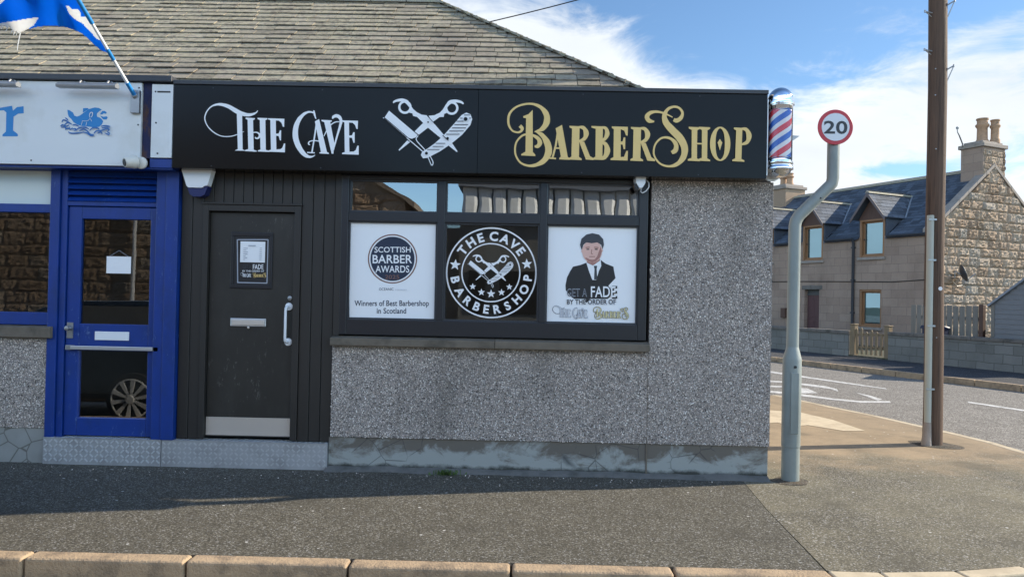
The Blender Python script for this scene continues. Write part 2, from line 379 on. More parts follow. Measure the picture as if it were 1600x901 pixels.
M['grey_wood'] = paint('grey_weathered_wood', (.20, .18, .15), .85, .35, 5, .4, 30, sc=(3, 3, .3))
M['rustic_wood'] = paint('rustic_gate_wood', (.23, .165, .095), .85, .35, 6, .4, 30, sc=(3, 3, .4))
M['yellow_wood'] = paint('new_yellow_wood', (.55, .40, .16), .7, .2, 5, .2, sc=(3, 3, .4))
M['brown_wood'] = paint('brown_stained_wood', (.09, .045, .03), .6, .25, 5, .2, sc=(3, 3, .4))
M['shed_wood'] = paint('blue_grey_shed_boards', (.18, .18, .18), .75, .2, 5, .3, 30, sc=(.4, .4, 3))
M['plum_door'] = paint('plum_wood', (.10, .045, .042), .6, .25, 5, .2, sc=(2, 2, .4))
M['bargeboard'] = paint('grey_purple_bargeboard', (.13, .105, .105), .7, .2, 5, .2)
M['lead'] = paint('lead_flashing', (.22, .24, .27), .5, .2, 6, .1)
M['pot'] = paint('clay_pot', (.40, .24, .14), .8, .25, 8, .3, dirt=(.13, .10, .07), dscale=5, damt=.7)
M['stone_trim'] = paint('dressed_granite', (.30, .25, .21), .85, .25, 12, .4, 60, dirt=(.16, .14, .11), dscale=3)
M['coping'] = paint('dark_coping', (.16, .14, .12), .9, .3, 8, .4, 40, dirt=(.05, .05, .04), dscale=3, damt=.8)
M['ridge'] = paint('ridge_tile', (.30, .27, .21), .85, .3, 8, .4, 40, dirt=(.30, .29, .16), dscale=5, damt=.7)
M['bin'] = paint('navy_bin_plastic', (.012, .02, .055), .5, .1, 6, 0)
M['leaf'] = paint('weed_leaf', (.07, .12, .025), .7, .4, 60, 0)
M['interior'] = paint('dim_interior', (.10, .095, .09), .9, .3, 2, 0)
M['roofing_felt'] = paint('roofing_felt', (.05, .05, .05), .9, .2, 5, .2)
M['white_render'] = paint('pale_render', (.50, .49, .46), .8, .1, 3, .2)
M['blind'] = paint('pale_blind', (.60, .67, .66), .5, .05, 2, .02)
M['house_sky_panel'] = paint('painted_sky_panel', (.42, .60, .66), .5, .05, 2, 0)  # pale blue paints in the sky reflection of the upper house panes
M['marking'] = (lambda s: s.set(s.mix(s.ramp(s.noise(9, 8, .75), [(.36, 1.0), (.60, 0.0)]), (.62, .61, .58), (.27, .255, .235)), .8).bump(s.voro(70).outputs['Distance'], -.5, .006).m)(Mat('worn_white_marking'))
def slate(name, base, lich=True, pale=(.33, .32, .23)):
    s = Mat(name); r = s.island()
    c = s.ramp(r, [(0, tuple(v*.62 for v in base)), (.5, base), (1, tuple(v*1.35 for v in base))])
    c = s.mix(s.ramp(s.noise(14, 6, .7), [(.42, 0.0), (.7, .5)]), c, tuple(v*.45 for v in base))
    if lich:
        big = s.math('ADD', s.math('MULTIPLY', s.noise(.75, 5, .6, loc=(1.0, 0, .7)), 1.15), s.math('MULTIPLY', s.math('ADD', s.xyz()[0], 1.2), -.035)); fine = s.noise(17, 8, .78)
        f = s.math('MULTIPLY', s.math('SUBTRACT', big, .38), 3.2, True); g = s.ramp(fine, [(.40, 0.0), (.56, 1.0)])
        col = s.mix(s.noise(4, 4, .6, loc=(4, 4, 4)), (.38, .315, .18), (.43, .385, .29))
        c = s.mix(s.math('MULTIPLY', s.math('MULTIPLY', f, g), .85), c, col)
    s.set(c, .82, spec=.3); s.bump(s.noise(26, 7, .7), .5, .008); return s.m
M['slate'] = slate('old_lichened_slate', (.21, .172, .135))
M['blue_slate'] = slate('blue_slate', (.085, .10, .125), False)
def ashlar(name, a, b, mortar, bw, bh, bump=.5, ms=.012, rough=.85):
    s = Mat(name); q = s.n('ShaderNodeTexBrick'); q.inputs['Scale'].default_value = 1; q.inputs['Brick Width'].default_value = bw; q.inputs['Row Height'].default_value = bh
    q.inputs['Mortar Size'].default_value = ms; q.inputs['Mortar Smooth'].default_value = .3; q.inputs['Color1'].default_value = (*a, 1); q.inputs['Color2'].default_value = (*b, 1); q.inputs['Mortar'].default_value = (*mortar, 1)
    q.offset = .45
    x = s.xyz(); cb = s.n('ShaderNodeCombineXYZ'); s.link(s.math('ADD', x[0], x[1]), cb.inputs[0]); s.link(x[2], cb.inputs[1])
    nz = s.noise(3, 3); wob = s.n('ShaderNodeVectorMath', operation='ADD'); w2 = s.n('ShaderNodeCombineXYZ'); s.link(s.math('MULTIPLY', nz, .05), w2.inputs[0]); s.link(s.math('MULTIPLY', nz, .05), w2.inputs[1])
    s.link(cb.outputs[0], wob.inputs[0]); s.link(w2.outputs[0], wob.inputs[1]); s.link(wob.outputs[0], q.inputs['Vector'])
    c = s.mix(.25, q.outputs['Color'], s.mix(s.noise(18, 6, .7), tuple(v*.5 for v in a), tuple(min(1, v*1.4) for v in b)))
    c = s.mix(s.ramp(s.noise(1.2, 6, .65, (1, 1, .6)), [(.45, 0.0), (.75, .45)]), c, tuple(v*.45 for v in a))
    s.set(c, rough, spec=.3); s.bump(q.outputs['Fac'], -bump, .02); s.bump(s.noise(22, 6, .7), .5, .02); return s.m
M['ashlar'] = ashlar('pinkish_granite_ashlar', (.29, .205, .155), (.37, .27, .205), (.23, .17, .13), .62, .30, .4)
M['block_wall'] = ashlar('weathered_block_wall', (.17, .165, .145), (.24, .23, .205), (.11, .105, .09), .45, .22, .6)
def rock():
    s = Mat('rock_faced_granite'); r = s.island()
    c = s.ramp(r, [(0, (.30, .205, .135)), (.35, (.40, .285, .195)), (.7, (.46, .345, .245)), (1, (.35, .30, .245))])
    c = s.mix(s.ramp(s.noise(20, 7, .75), [(.40, 0.0), (.72, .6)]), c, (.14, .115, .09)); c = s.mix(s.ramp(s.noise(.7, 5, .6), [(.5, 0.0), (.7, .4)]), c, (.20, .17, .12))
    s.set(c, .9, spec=.25); s.bump(s.noise(16, 7, .75), .9, .03); return s.m
M['rock'] = rock()
M['mortar'] = paint('sandy_mortar', (.28, .215, .15), .95, .2, 6, .6, 40)
# glass: a mirror-like skin in front of a dark room
def glass(name, ior=2.0, tint=(.9, .95, .97), wav=.0, wscale=1.2, rough=.0, gcol=(.95, .98, 1, 1)):
    s = Mat(name); s.t.nodes.remove(s.b)
    fr = s.n('ShaderNodeFresnel'); fr.inputs[0].default_value = ior
    tr = s.n('ShaderNodeBsdfTransparent'); tr.inputs[0].default_value = (*tint, 1)
    gl = s.n('ShaderNodeBsdfGlossy'); gl.inputs['Roughness'].default_value = rough; gl.inputs['Color'].default_value = gcol
    if wav:
        bp = s.n('ShaderNodeBump'); bp.inputs['Strength'].default_value = wav; bp.inputs['Distance'].default_value = .05
        s.link(s.noise(wscale, 2, .4, (1, 1, 1.4)), bp.inputs['Height']); s.link(bp.outputs[0], gl.inputs['Normal'])
    mx = s.n('ShaderNodeMixShader'); s.link(fr.outputs[0], mx.inputs[0]); s.link(tr.outputs[0], mx.inputs[1]); s.link(gl.outputs[0], mx.inputs[2]); s.link(mx.outputs[0], s.out.inputs[0]); return s.m
M['glass'] = glass('window_glass', 1.8, (.85, .9, .9), .015, 1.5)
M['upper_glass'] = glass('old_upper_glass', 3.2, (.6, .66, .66), .028, 1.7)
M['blue_glass'] = glass('bluish_house_glass', 5.5, (.6, .8, .9), .01, gcol=(.45, .72, .86, 1))
M['tube_glass'] = glass('clear_tube', 1.45, (.97, .98, .99))

# ================================================================ SETTING
g = MB(); g.add([(-300,-300,-.16),(300,-300,-.16),(300,300,-.16),(-300,300,-.16)], [(0,1,2,3)]); struct('ground', g, M['ground'])
g = MB(); g.add([(-70,-12.6,-.11),(60,-12.6,-.11),(60,80,-.11),(-70,80,-.11)], [(0,1,2,3)]); struct('road', g, M['road'])
TH = radians(25); HD = Vector((-sin(TH), cos(TH), 0)); HG = Vector((cos(TH), sin(TH), 0))   # house: along its front, and into it
def slab(poly, z0, z1):
    return MB().prism(poly, lambda x, y: (x, y, z1), lambda x, y: (x, y, z0))
JX = [(1.975, .3), (1.95, -.17), (1.88, -.95), (1.81, -2.165)]
struct('pavement', slab([(-70, -2.165)] + [(x-.003, y) for x, y in reversed(JX)] + [(-70, .3)], -.11, 0), M['pavement'])
arc = [(2.0+3.37*cos(radians(a)), 1.25+3.42*sin(radians(a))) for a in range(-88, 1, 8)]
edge = [(1.818, -2.165)] + arc + [(5.36, 2.0), (5.23, 2.64), (5.1, 3.1), (4.9, 3.87), (4.64, 4.6), (4.22, 5.9), (-8.4, 33)]
struct('corner_pavement', slab([(x+.002, y) for x, y in JX[:3]] + edge + [(-12, 33), (1.0, 6)], -.11, 0), M['corner'])
g = MB(); k0 = -14.05
for i in range(17):
    x0 = k0+.935*i+.006; x1 = k0+.935*(i+1)-.006
    if x0 > 1.8: break
    r = random.uniform(-.004, .004); g.box(x0, min(x1, 1.81), -2.292+r, -2.166, -.15, .006+r*.5)
struct('kerb', g, M['kerb'], bevel=.018, seg=3)
g = MB()
def outward(i, e):
    a = Vector((*e[max(i-1, 0)], 0)); b = Vector((*e[min(i+1, len(e)-1)], 0)); t = (b-a).normalized(); return Vector((t.y, -t.x, 0))
for i in range(len(edge)-1):
    a = Vector((*edge[i], 0)); b = Vector((*edge[i+1], 0)); n0 = outward(i, edge)*.11; n1 = outward(i+1, edge)*.11; s = (b-a)*.008
    P = [a+s, b-s, b+n1-s, a+n0+s]
    g.add([(p.x, p.y, -.15) for p in P]+[(p.x, p.y, .003) for p in P], [(0,3,2,1),(4,5,6,7),(0,1,5,4),(1,2,6,5),(2,3,7,6),(3,0,4,7)])
struct('corner_kerb', g, M['concrete'], bevel=.012)
pp = [on_ground(*q) for q in [(1190,640),(1250,644),(1302,656),(1352,673),(1318,673),(1262,664),(1236,667),(1215,660),(1190,662)]]
g = MB(); tri = tessellate_polygon([[Vector((*p, 0)) for p in pp]]); g.add([(x, y, .004) for x, y in pp], tri); struct('concrete_patch', g, M['concrete'])
# worn white lines on the side street
def road_poly(pts, z=-.106):
    q = [on_ground(a, b, -.11) for a, b in pts]; tri = tessellate_polygon([[Vector((*p, 0)) for p in q]]); return [(x, y, z) for x, y in q], tri
mk = MB()
for pts in ([(1190,577.5),(1252,587),(1320,597),(1384,606.5),(1386,608),(1320,599),(1252,589.3),(1190,580)],
            [(1190,594),(1225,595.6),(1290,603),(1308,608),(1310,611.5),(1296,607.2),(1225,597.8),(1190,596)],
            [(1190,602),(1222,603),(1262,607),(1278,614),(1250,614.5),(1222,605),(1190,604.5)],
            [(1190,609),(1222,612),(1250,615),(1300,622),(1345,626.5),(1390,626.5),(1392,629),(1345,629),(1300,624.5),(1250,618.6),(1190,611.5)],
            [(1337,613),(1360,618),(1378,623.5),(1372,626),(1352,618.5)],
            [(1513,627),(1600,640),(1700,655),(1700,658),(1600,642.3),(1512,629)]):
    mk.add(*road_poly(pts))
struct('road_marking', mk, M['marking'])
# far side of the side street
def hpt(u, off): 
    "ground point u metres along the street line, at distance off across it"
    base = HG*off; c = Vector((13.633, 18.087, 0)); t = c.dot(HD); return base + HD*(t+u)
a, b = hpt(-25, 12.5), hpt(45, 12.5); c, e = hpt(45, 15.2), hpt(-25, 15.2)
struct('far_pavement', slab([(p.x, p.y) for p in (a, b, c, e)], -.11, .02), M['dark_tarmac'])
g = MB()
for i in range(-20, 34):
    p0 = hpt(i*.93+.008, 12.38); p1 = hpt((i+1)*.93-.008, 12.38); q0 = hpt(i*.93+.008, 12.5); q1 = hpt((i+1)*.93-.008, 12.5)
    P = [p0, p1, q1, q0]
    g.add([(p.x, p.y, -.15) for p in P]+[(p.x, p.y, .024) for p in P], [(0,3,2,1),(4,5,6,7),(0,1,5,4),(1,2,6,5),(2,3,7,6),(3,0,4,7)])
struct('far_kerb', g, M['kerb'], bevel=.012)
a, b = hpt(-25, 15.2), hpt(45, 15.2); c, e = hpt(45, 60), hpt(-25, 60)
struct('garden_ground', slab([(p.x, p.y) for p in (a, b, c, e)], -.11, .06), M['ground'])
struct('opposite_pavement', slab([(-70,-15.9),(60,-15.9),(60,-12.6),(-70,-12.6)], -.11, 0), M['pavement'])

# ================================================================ SHOP BUILDING
bld = thing('shop_building', 'low roughcast shop building with lichened slate hipped roof, one blue door and one black door', 'building')
for b_ in ((-1.66, 1.128, 0, .25, .292, 1.10), (1.136, 2.205, 0, .25, .292, 2.61), (-8.5, -4.19, 0, .25, .31, 1.105), (1.955, 2.203, .25, 7.5, .292, 3.3)):
    w = MB(); w.box(*b_)
    if b_[4] < 1 and b_[2] == 0:
        x0, x1, z0, z1 = max(b_[0], -5.4), b_[1], b_[4], b_[5]; sp_ = .0125; rp = random.Random(int(b_[1]*100))
        def pebble(x, y, z, nx, ny):
            r = rp.uniform(.0045, .0085); a = rp.uniform(0, pi); o_ = rp.uniform(.003, .008); e1 = (cos(a)*r, sin(a)*r*rp.uniform(.7, 1.3)); e2 = (-sin(a)*r, cos(a)*r)
            P = [(e1[0], e1[1], -.001), (e2[0], e2[1], -.001), (-e1[0], -e1[1], -.001), (-e2[0], -e2[1], -.001), (rp.uniform(-.3, .3)*r, rp.uniform(-.3, .3)*r, o_)]
            w.add([(x+u_*(-ny)+h_*nx, y+u_*nx+h_*ny, z+v_) for u_, v_, h_ in P], [(0,1,4),(1,2,4),(2,3,4),(3,0,4)], 1)
        for i in range(int((x1-x0)/sp_)):
            for k in range(int((z1-z0)/sp_)): pebble(x0+(i+rp.random())*sp_, 0, z0+(k+rp.random())*sp_, 0, -1)
        if x1 > 2:
            for i in range(22):
                for k in range(int((z1-z0)/sp_)): pebble(x1, (i+rp.random())*sp_, z0+(k+rp.random())*sp_, 1, 0)
    w.build('wall', [M['roughcast'], M['pebbles']], bld)
w = MB(); w.box(1.126, 1.138, .004, .24, .0, 1.10); w.build('joint_strip', M['sill'], bld); w = MB(); w.box(-4.192, -4.15, -.004, .2, .235, 1.11); w.build('wall_edge', M['sill'], bld)
w = MB(); w.box(-8.5, 2.2, .06, .3, 2.615, 3.36); w.box(-8.5, 2.2, .3, 7.6, 3.24, 3.36); w.build('flat_roof', M['roofing_felt'], bld)
p = MB(); p.box(-1.674, 1.127, .012, .25, -.05, .290); p.build('plinth', M['plinth'], bld); p = MB(); p.box(1.137, 2.196, .012, .25, -.05, .290); p.build('plinth', M['plinth'], bld); p = MB(); p.box(1.96, 2.194, .25, 7.5, -.05, .29); p.build('plinth', M['plinth'], bld)
p = MB(); p.box(-8.5, -4.205, .01, .25, -.05, .308); p.build('plinth', M['crazed'], bld, label='plinth covered in cracked grey paint')
p = MB()
n = 60; prof = []
for i in range(n+1):
    x = -1.69+(3.885)*i/n; d = .07+.045*noise.noise(Vector((x*2.1, 3, 0)))+.02*noise.noise(Vector((x*7, 1, 0))); h = .035+.018*noise.noise(Vector((x*3, 9, 0)))
    prof.append((x, -max(.03, d), max(.015, h)))
vs_ = []; 
for x, d, h in prof: vs_ += [(x, d, .001), (x, d*.35, h*.75), (x, .0115, h)]
p.add(vs_, [(3*i+j, 3*i+j+1, 3*i+j+4, 3*i+j+3) for i in range(n) for j in range(2)]); p.build('base_fillet', M['mortar_fillet'], bld, smooth=60)
# window
for x0, x1 in ((-1.665, -.222), (-.218, 1.132)):
    s = MB(); prof = [(-.065, 1.10), (-.065, 1.168), (.06, 1.188), (.06, 1.10)]
    s.prism(prof, lambda y, z: (x0, y, z), lambda y, z: (x1, y, z)); s.build('sill', M['sill'], bld, bevel=.008)
s = MB(); s.prism([(-.05, 1.11), (-.05, 1.205), (.06, 1.225), (.06, 1.11)], lambda y, z: (-8.5, y, z), lambda y, z: (-4.15, y, z)); s.build('sill', M['sill'], bld, bevel=.008)
f = MB()
f.box(-1.607, -1.542, -.004, .09, 1.195, 2.61); f.box(1.03, 1.107, -.004, .09, 1.195, 2.61)
f.box(-1.542, 1.03, -.002, .09, 1.195, 1.334); f.box(-1.542, 1.03, -.002, .09, 2.572, 2.61)
for a, b in ((-.752, -.686), (.155, .219)): f.box(a, b, -.001, .088, 1.334, 2.572)
XP = ((-1.542, -.752), (-.686, .155), (.219, 1.03))
for a, b in XP: f.box(a, b, 0, .088, 2.203, 2.286)
win = f.build('window', M['black_frame'], bld, bevel=.005)
bd = MB()
for a, b in XP:
    for z0, z1 in ((1.334, 2.203), (2.286, 2.572)):
        t = .014
        bd.box(a, a+t, .022, .05, z0, z1); bd.box(b-t, b, .022, .05, z0, z1); bd.box(a+t, b-t, .022, .05, z0, z0+t); bd.box(a+t, b-t, .022, .05, z1-t, z1)
    for z0, z1, mt in ((1.336, 2.201, 'glass'), (2.288, 2.570, 'upper_glass')):
        pn = MB(); pn.add([(a+.002, .05, z0), (b-.002, .05, z0), (b-.002, .05, z1), (a+.002, .05, z1)], [(0,1,2,3)]); pn.build('pane', M[mt], win)
bd.build('glazing_bead', M['trim'], win)
w = MB(); w.box(-1.66, -1.607, .0, .09, 1.185, 2.61); w.build('window_jamb', M['black_boards'], bld)
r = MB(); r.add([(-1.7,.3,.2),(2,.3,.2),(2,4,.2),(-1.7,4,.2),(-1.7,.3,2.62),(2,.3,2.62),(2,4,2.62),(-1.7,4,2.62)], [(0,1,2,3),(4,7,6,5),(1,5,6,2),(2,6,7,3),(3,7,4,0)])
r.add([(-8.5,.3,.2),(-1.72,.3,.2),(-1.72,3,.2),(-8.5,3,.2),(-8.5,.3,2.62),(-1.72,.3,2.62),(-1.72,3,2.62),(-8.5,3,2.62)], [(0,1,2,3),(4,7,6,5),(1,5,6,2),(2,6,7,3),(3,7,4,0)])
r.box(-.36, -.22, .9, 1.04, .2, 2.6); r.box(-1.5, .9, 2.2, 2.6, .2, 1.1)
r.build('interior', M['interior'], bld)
# black boarding and door
c = MB()
def boards_x(x0, x1, z0, z1, y=.022, wd=.088):
    n = max(1, round((x1-x0)/wd)); s = (x1-x0)/n
    for i in range(n): c.box(x0+i*s+.0022, x0+(i+1)*s-.0022, y+random.uniform(-.001, .001), y+.03, z0, z1)
boards_x(-3.042, -2.842, .24, 2.615); boards_x(-1.965, -1.664, .24, 2.615); boards_x(-2.842, -1.965, 2.325, 2.615)
c.box(-3.045, -1.66, .035, .06, .24, 2.615) if False else None
cl_ = c.build('cladding', M['black_boards'], bld, bevel=.004, seg=1)
c = MB(); c.box(-3.045, -2.842, .048, .2, .235, 2.614); c.box(-1.965, -1.662, .048, .2, .235, 2.614); c.box(-2.842, -1.965, .048, .2, 2.33, 2.614); c.build('boarding_back', M['ink'], bld)
c = MB(); c.box(-2.842, -2.792, .006, .12, .245, 2.325); c.box(-2.024, -1.965, .006, .12, .245, 2.325); c.box(-2.792, -2.024, .006, .12, 2.268, 2.325)
c.box(-2.85, -1.957, -.004, .03, 2.325, 2.345)
c.build('door_frame', M['black_boards'], bld, bevel=.004)
c = MB(); c.box(-2.788, -2.028, .05, .095, .262, 2.262); dr = c.build('door', M['black_door'], bld, bevel=.003, label='plain black painted flush door')
c = MB(); t = .035
c.box(-2.60, -2.225, .038, .055, 1.585, 1.585+t); c.box(-2.60, -2.225, .038, .055, 2.05, 2.05+t); c.box(-2.60, -2.60+t*.8, .038, .055, 1.585+t, 2.05); c.box(-2.225-t*.8, -2.225, .038, .055, 1.585+t, 2.05)
c.build('notice_frame', M['black_frame'], dr, bevel=.004)
c = MB(); c.box(-2.588, -2.268, .036, .05, 1.245, 1.318); c.build('letter_plate', M['alu'], dr, bevel=.006)
c = MB(); c.box(-2.572, -2.284, .030, .0365, 1.258, 1.304); c.lathe([(.004, 0), (.011, .004), (.011, .012), (.0, .014)], (-2.42, .036, 1.236), 10, axis='y'); c.build('letter_flap', M['kick'], dr, bevel=.004)
c = MB(); c.box(-2.786, -2.034, .044, .05, .275, .435)
for x in (-2.76, -2.42, -2.06):
    for z in (.292, .418): c.lathe([(.006, 0), (.005, .003), (.0, .004)], (x, .044, z), 8, axis='y')
c.build('kick_plate', M['kick'], dr)
c = MB(); HX = -2.075
for z in (1.115, 1.43): c.lathe([(.034, 0), (.034, .008), (.022, .014), (0, .015)], (HX+.008, .05, z), 18, axis='y')
c.tube([(HX+.006, .046, 1.43), (HX, .005, 1.43), (HX-.002, -.012, 1.415), (HX-.003, -.014, 1.385), (HX-.003, -.014, 1.16), (HX-.002, -.012, 1.13), (HX, .005, 1.115), (HX+.006, .046, 1.115)], .0115, 12)
c.build('handle', M['white_plastic'], dr, smooth=True)
c = MB(); c.lathe([(.02, 0), (.02, .006), (.012, .01), (0, .011)], (-2.062, .05, 1.505), 14, axis='y'); c.build('lock', M['steel'], dr, smooth=True)
# metal faced steps
def step(x0, x1, fine, label):
    s = MB(); s.box(x0, x1, -.025, .14, .0, .232)
    t = .045; h = .0025; k = 0
    nx = int((x1-x0)/t); nz = 5
    for i in range(nx):
        for j in range(nz):
            cx = x0+(i+.5)*(x1-x0)/nx; cz = .02+(j+.5)*.205/nz; a = radians(45 if (i+j) % 2 else -45); ln = .018 if not fine else .016
            s.obox((cx, -.0255, cz), (cos(a)*ln, 0, sin(a)*ln), (0, h*(1.4 if not fine else .8), 0), (-sin(a)*.0062, 0, cos(a)*.0062), 1)
        for j in range(3):
            cx = x0+(i+.5)*(x1-x0)/nx; cy = -.005+j*.045; a = radians(45 if (i+j) % 2 else -45)
            s.obox((cx, cy, .232), (cos(a)*.018, sin(a)*.018, 0), (-sin(a)*.006, cos(a)*.006, 0), (0, 0, h), 1)
    s.box(x0+.002, x1-.002, -.029, -.02, .2295, .2345)
    return s.build('step', [M['chequer'], M['lozenge_worn'] if fine else M['lozenge']], bld, label=label)
step(-4.20, -3.152, False, 'chequer plate step under the blue door'); step(-3.146, -1.68, True, 'worn chequer plate step under the black door')
# blue shopfront
c = MB(); c.box(-4.205, -4.12, -.01, .1, .233, 2.61); c.box(-4.118, -4.062, .012, .12, .233, 2.61); c.box(-3.212, -3.16, .012, .12, .233, 2.61); c.box(-4.062, -3.212, .012, .12, 2.29, 2.335)
c.build('door_frame', M['blue'], bld, bevel=.005)
c = MB(); c.box(-3.158, -3.045, -.035, .1, .233, 2.61); c.box(-3.250, -3.162, -.02, .1, .233, 2.61); c.build('pilaster', M['blue'], bld, bevel=.005)
c = MB()
for i in range(5):
    z = 2.36+i*.054; c.prism([(-.0, z-.028), (.012, z-.028), (.055, z+.022), (.043, z+.022)], lambda y, zz: (-4.062, y, zz), lambda y, zz: (-3.252, y, zz))
c.box(-4.062, -3.252, .06, .08, 2.335, 2.61)
c.build('louvre', M['blue'], bld)
bdr = MB(); bdr.box(-4.058, -3.94, .03, .08, .245, 2.287); bdr.box(-3.32, -3.216, .03, .08, .245, 2.287); bdr.box(-3.94, -3.32, .031, .08, 2.177, 2.287); bdr.box(-3.94, -3.32, .031, .08, 1.003, 1.241); bdr.box(-3.94, -3.32, .031, .08, .245, .405)
bdr = bdr.build('door', M['blue'], bld, bevel=.006, label='blue half glazed door')
for z0, z1 in ((1.241, 2.177), (.405, 1.003)):
    q = MB(); q.add([(-3.94, .058, z0), (-3.32, .058, z0), (-3.32, .058, z1), (-3.94, .058, z1)], [(0,1,2,3)]); q.build('pane', M['glass'], bdr)
c = MB(); c.box(-3.792, -3.486, .02, .031, 1.098, 1.175); c.build('letter_plate', M['white_plastic'], bdr, bevel=.003)
c = MB(); c.box(-3.98, -3.25, -.028, -.006, 1.013, 1.047); c.build('push_bar', M['alu'], bdr, bevel=.004)
c = MB(); c.box(-4.03, -3.975, -.02, .035, 1.008, 1.05); c.box(-3.252, -3.20, -.02, .035, 1.008, 1.05); pieces(c, 'bar_bracket', M['steel'], bdr, bevel=.004)
c = MB(); c.box(-4.045, -3.99, .022, .032, 1.11, 1.25); c.lathe([(.02, 0), (.02, .02), (.012, .03), (.022, .045), (.02, .06), (0, .064)], (-4.012, .022, 1.2), 16, axis='y'); c.build('lock', M['steel'], bdr, smooth=True)
f = MB(); f.box(-8.5, -4.205, .0, .09, 1.222, 1.334); f.box(-8.5, -4.205, .0, .09, 2.222, 2.298); f.box(-8.5, -4.205, .0, .09, 2.598, 2.61); f.box(-6.6, -6.5, .001, .088, 1.334, 2.222)
bw = f.build('window', M['blue'], bld, bevel=.005, label='blue framed takeaway window')
q = MB(); q.add([(-8.5, .05, 1.33), (-4.205, .05, 1.33), (-4.205, .05, 2.224), (-8.5, .05, 2.224)], [(0,1,2,3)]); q.build('pane', M['glass'], bw)
q = MB(); q.box(-8.5, -4.206, .04, .06, 2.298, 2.598); q.build('blind', M['blind'], bw)
# roof
A = Vector((-1.16, 2.892, 5.319)); EV = Vector((1.33, .50, 3.45)); tp = tan(radians(38))
def slates(mb, origin, along, up, width, length, inside, ex=.152, sw=.235, th=.009, jit=1.0, skip=None):
    nrm = along.cross(up).normalized()
    for r in range(int(length/ex)+1):
        v0 = r*ex; x = -random.random()*sw*.5 - (sw/2 if r % 2 else 0)
        while x < width:
            wd = sw*random.uniform(.8, 1.2); a = max(x, 0)+.003; b = min(x+wd, width)-.003; x += wd
            if b-a < .05: continue
            lo, hi = inside(v0+ex*.5)
            a2, b2 = max(a, lo), min(b, hi)
            if b2-a2 < .02 or (skip and skip((a2+b2)/2, v0+ex*.5)): continue
            d = random.uniform(-.006, .012)*jit; lift = th*1.6+random.uniform(0, .011)*jit; sk = random.uniform(-.005, .005)*jit
            P = []
            for (uu, vv, hh) in ((a2, v0-d, lift), (b2, v0-d+sk, lift+random.uniform(0, .004)*jit), (b2, v0+ex*1.5, .0), (a2, v0+ex*1.5, .0)):
                P.append(origin+along*uu+up*vv+nrm*hh)
            Q = [q-nrm*th for q in P]
            mb.add(P+Q, [(0,1,2,3),(7,6,5,4),(0,4,5,1),(1,5,6,2),(3,2,6,7),(0,3,7,4)])
rf = MB(); LX = -9.0
up = Vector((0, cos(radians(38)), sin(radians(38)))); LEN = (A.z-EV.z)/sin(radians(38))
slates(rf, Vector((LX, EV.y, EV.z)), Vector((1, 0, 0)), up, EV.x-LX, LEN, lambda v: (0, (EV.x-LX)+(A.x-EV.x)*min(1, max(0, v)/LEN)))
# hip end facing the side street
run = EV.x-A.x; up2 = Vector((-run, 0, A.z-EV.z)).normalized(); L2 = sqrt(run*run+(A.z-EV.z)**2); dep = (A.y-EV.y)*2
slates(rf, EV.copy(), Vector((0, 1, 0)), up2, dep, L2, lambda v: (dep*.5*v/L2, dep*(1-.5*v/L2)))
roof = rf.build('roof', M['slate'], bld)
u = MB(); B2 = Vector((EV.x, EV.y+dep, EV.z)); LA = Vector((LX, A.y, A.z)); dz = Vector((0, 0, -.02))
u.add([Vector((LX, EV.y, EV.z))+dz, EV+dz, A+dz, LA+dz, B2+dz, Vector((LX, B2.y, B2.z))+dz], [(0,1,2,3),(1,4,2),(4,5,3,2)])
u.build('roof_deck', M['roofing_felt'], roof)
u = MB()
for i in range(18):
    x0 = A.x+.08-i*.45; u.prism([(-.13, -.055), (-.1, .02), (-.03, .07), (.03, .07), (.1, .02), (.13, -.055)], lambda y, z: (x0-.006, A.y+y, A.z+z), lambda y, z: (x0-.444, A.y+y, A.z+z))
u.build('ridge_cap', M['ridge'], roof)
u = MB(); hv = (A-EV); n = 16
for i in range(n):
    p0 = EV+hv*(i/n)+Vector((0, 0, .03)); p1 = EV+hv*((i+.97)/n)+Vector((0, 0, .022)); d = hv.normalized(); sd = d.cross(Vector((0, 0, 1))).normalized()
    u.obox((p0+p1)/2, (p1-p0)/2, sd*.05, d.cross(sd)*.012)
u.build('hip_cap', M['ridge'], roof)
w = MB(); w.box(-9, 1.25, .62, dep+.3, 3.3, 3.44); w.build('eaves', M['trim'], bld)
g_ = MB(); g_.box(-8.5, -3.05, -.21, -.0, 3.352, 3.405); g_.build('gutter', M['trim'], bld, bevel=.006)
w = MB(); w.box(-3.245+.0, -3.05, -.165, -.02, 2.612, 2.692); w.build('blue_rail', M['blue'], bld, bevel=.004)
w = MB(); w.box(-3.318, -3.238, -.155, .05, 2.695, 3.35); w.build('rusty_post', M['rust'], bld)
w = MB(); w.box(-8.5, -3.05, -.15, -.03, 2.60, 2.62); w.build('blue_soffit', M['blue'], bld)
# loose chips gathered along the wall foot
c = MB(); rg = random.Random(5)
for i in range(170):
    x = rg.uniform(-4.4, 2.0); y = -.1-abs(rg.gauss(0, .16)); r = rg.uniform(.003, .008)*(1.5 if i % 9 == 0 else 1); a = rg.uniform(0, pi)
    e1 = Vector((cos(a)*r, sin(a)*r, 0)); e2 = Vector((-sin(a)*r*.7, cos(a)*r*.7, 0)); b = Vector((x, y, 0)); t = b+Vector((rg.uniform(-.2, .2)*r, rg.uniform(-.2, .2)*r, r*.8))
    c.add([b+e1, b+e2, b-e1, b-e2, t+e1*.4, t-e1*.4], [(0,1,4),(1,2,5),(1,5,4),(2,3,5),(3,0,4),(3,4,5)])
o = c.build('loose_grit', M['pebbles'], kind='stuff'); o['label'] = 'scattered pale grit chips on the tarmac along the shop wall'; o['category'] = 'grit'
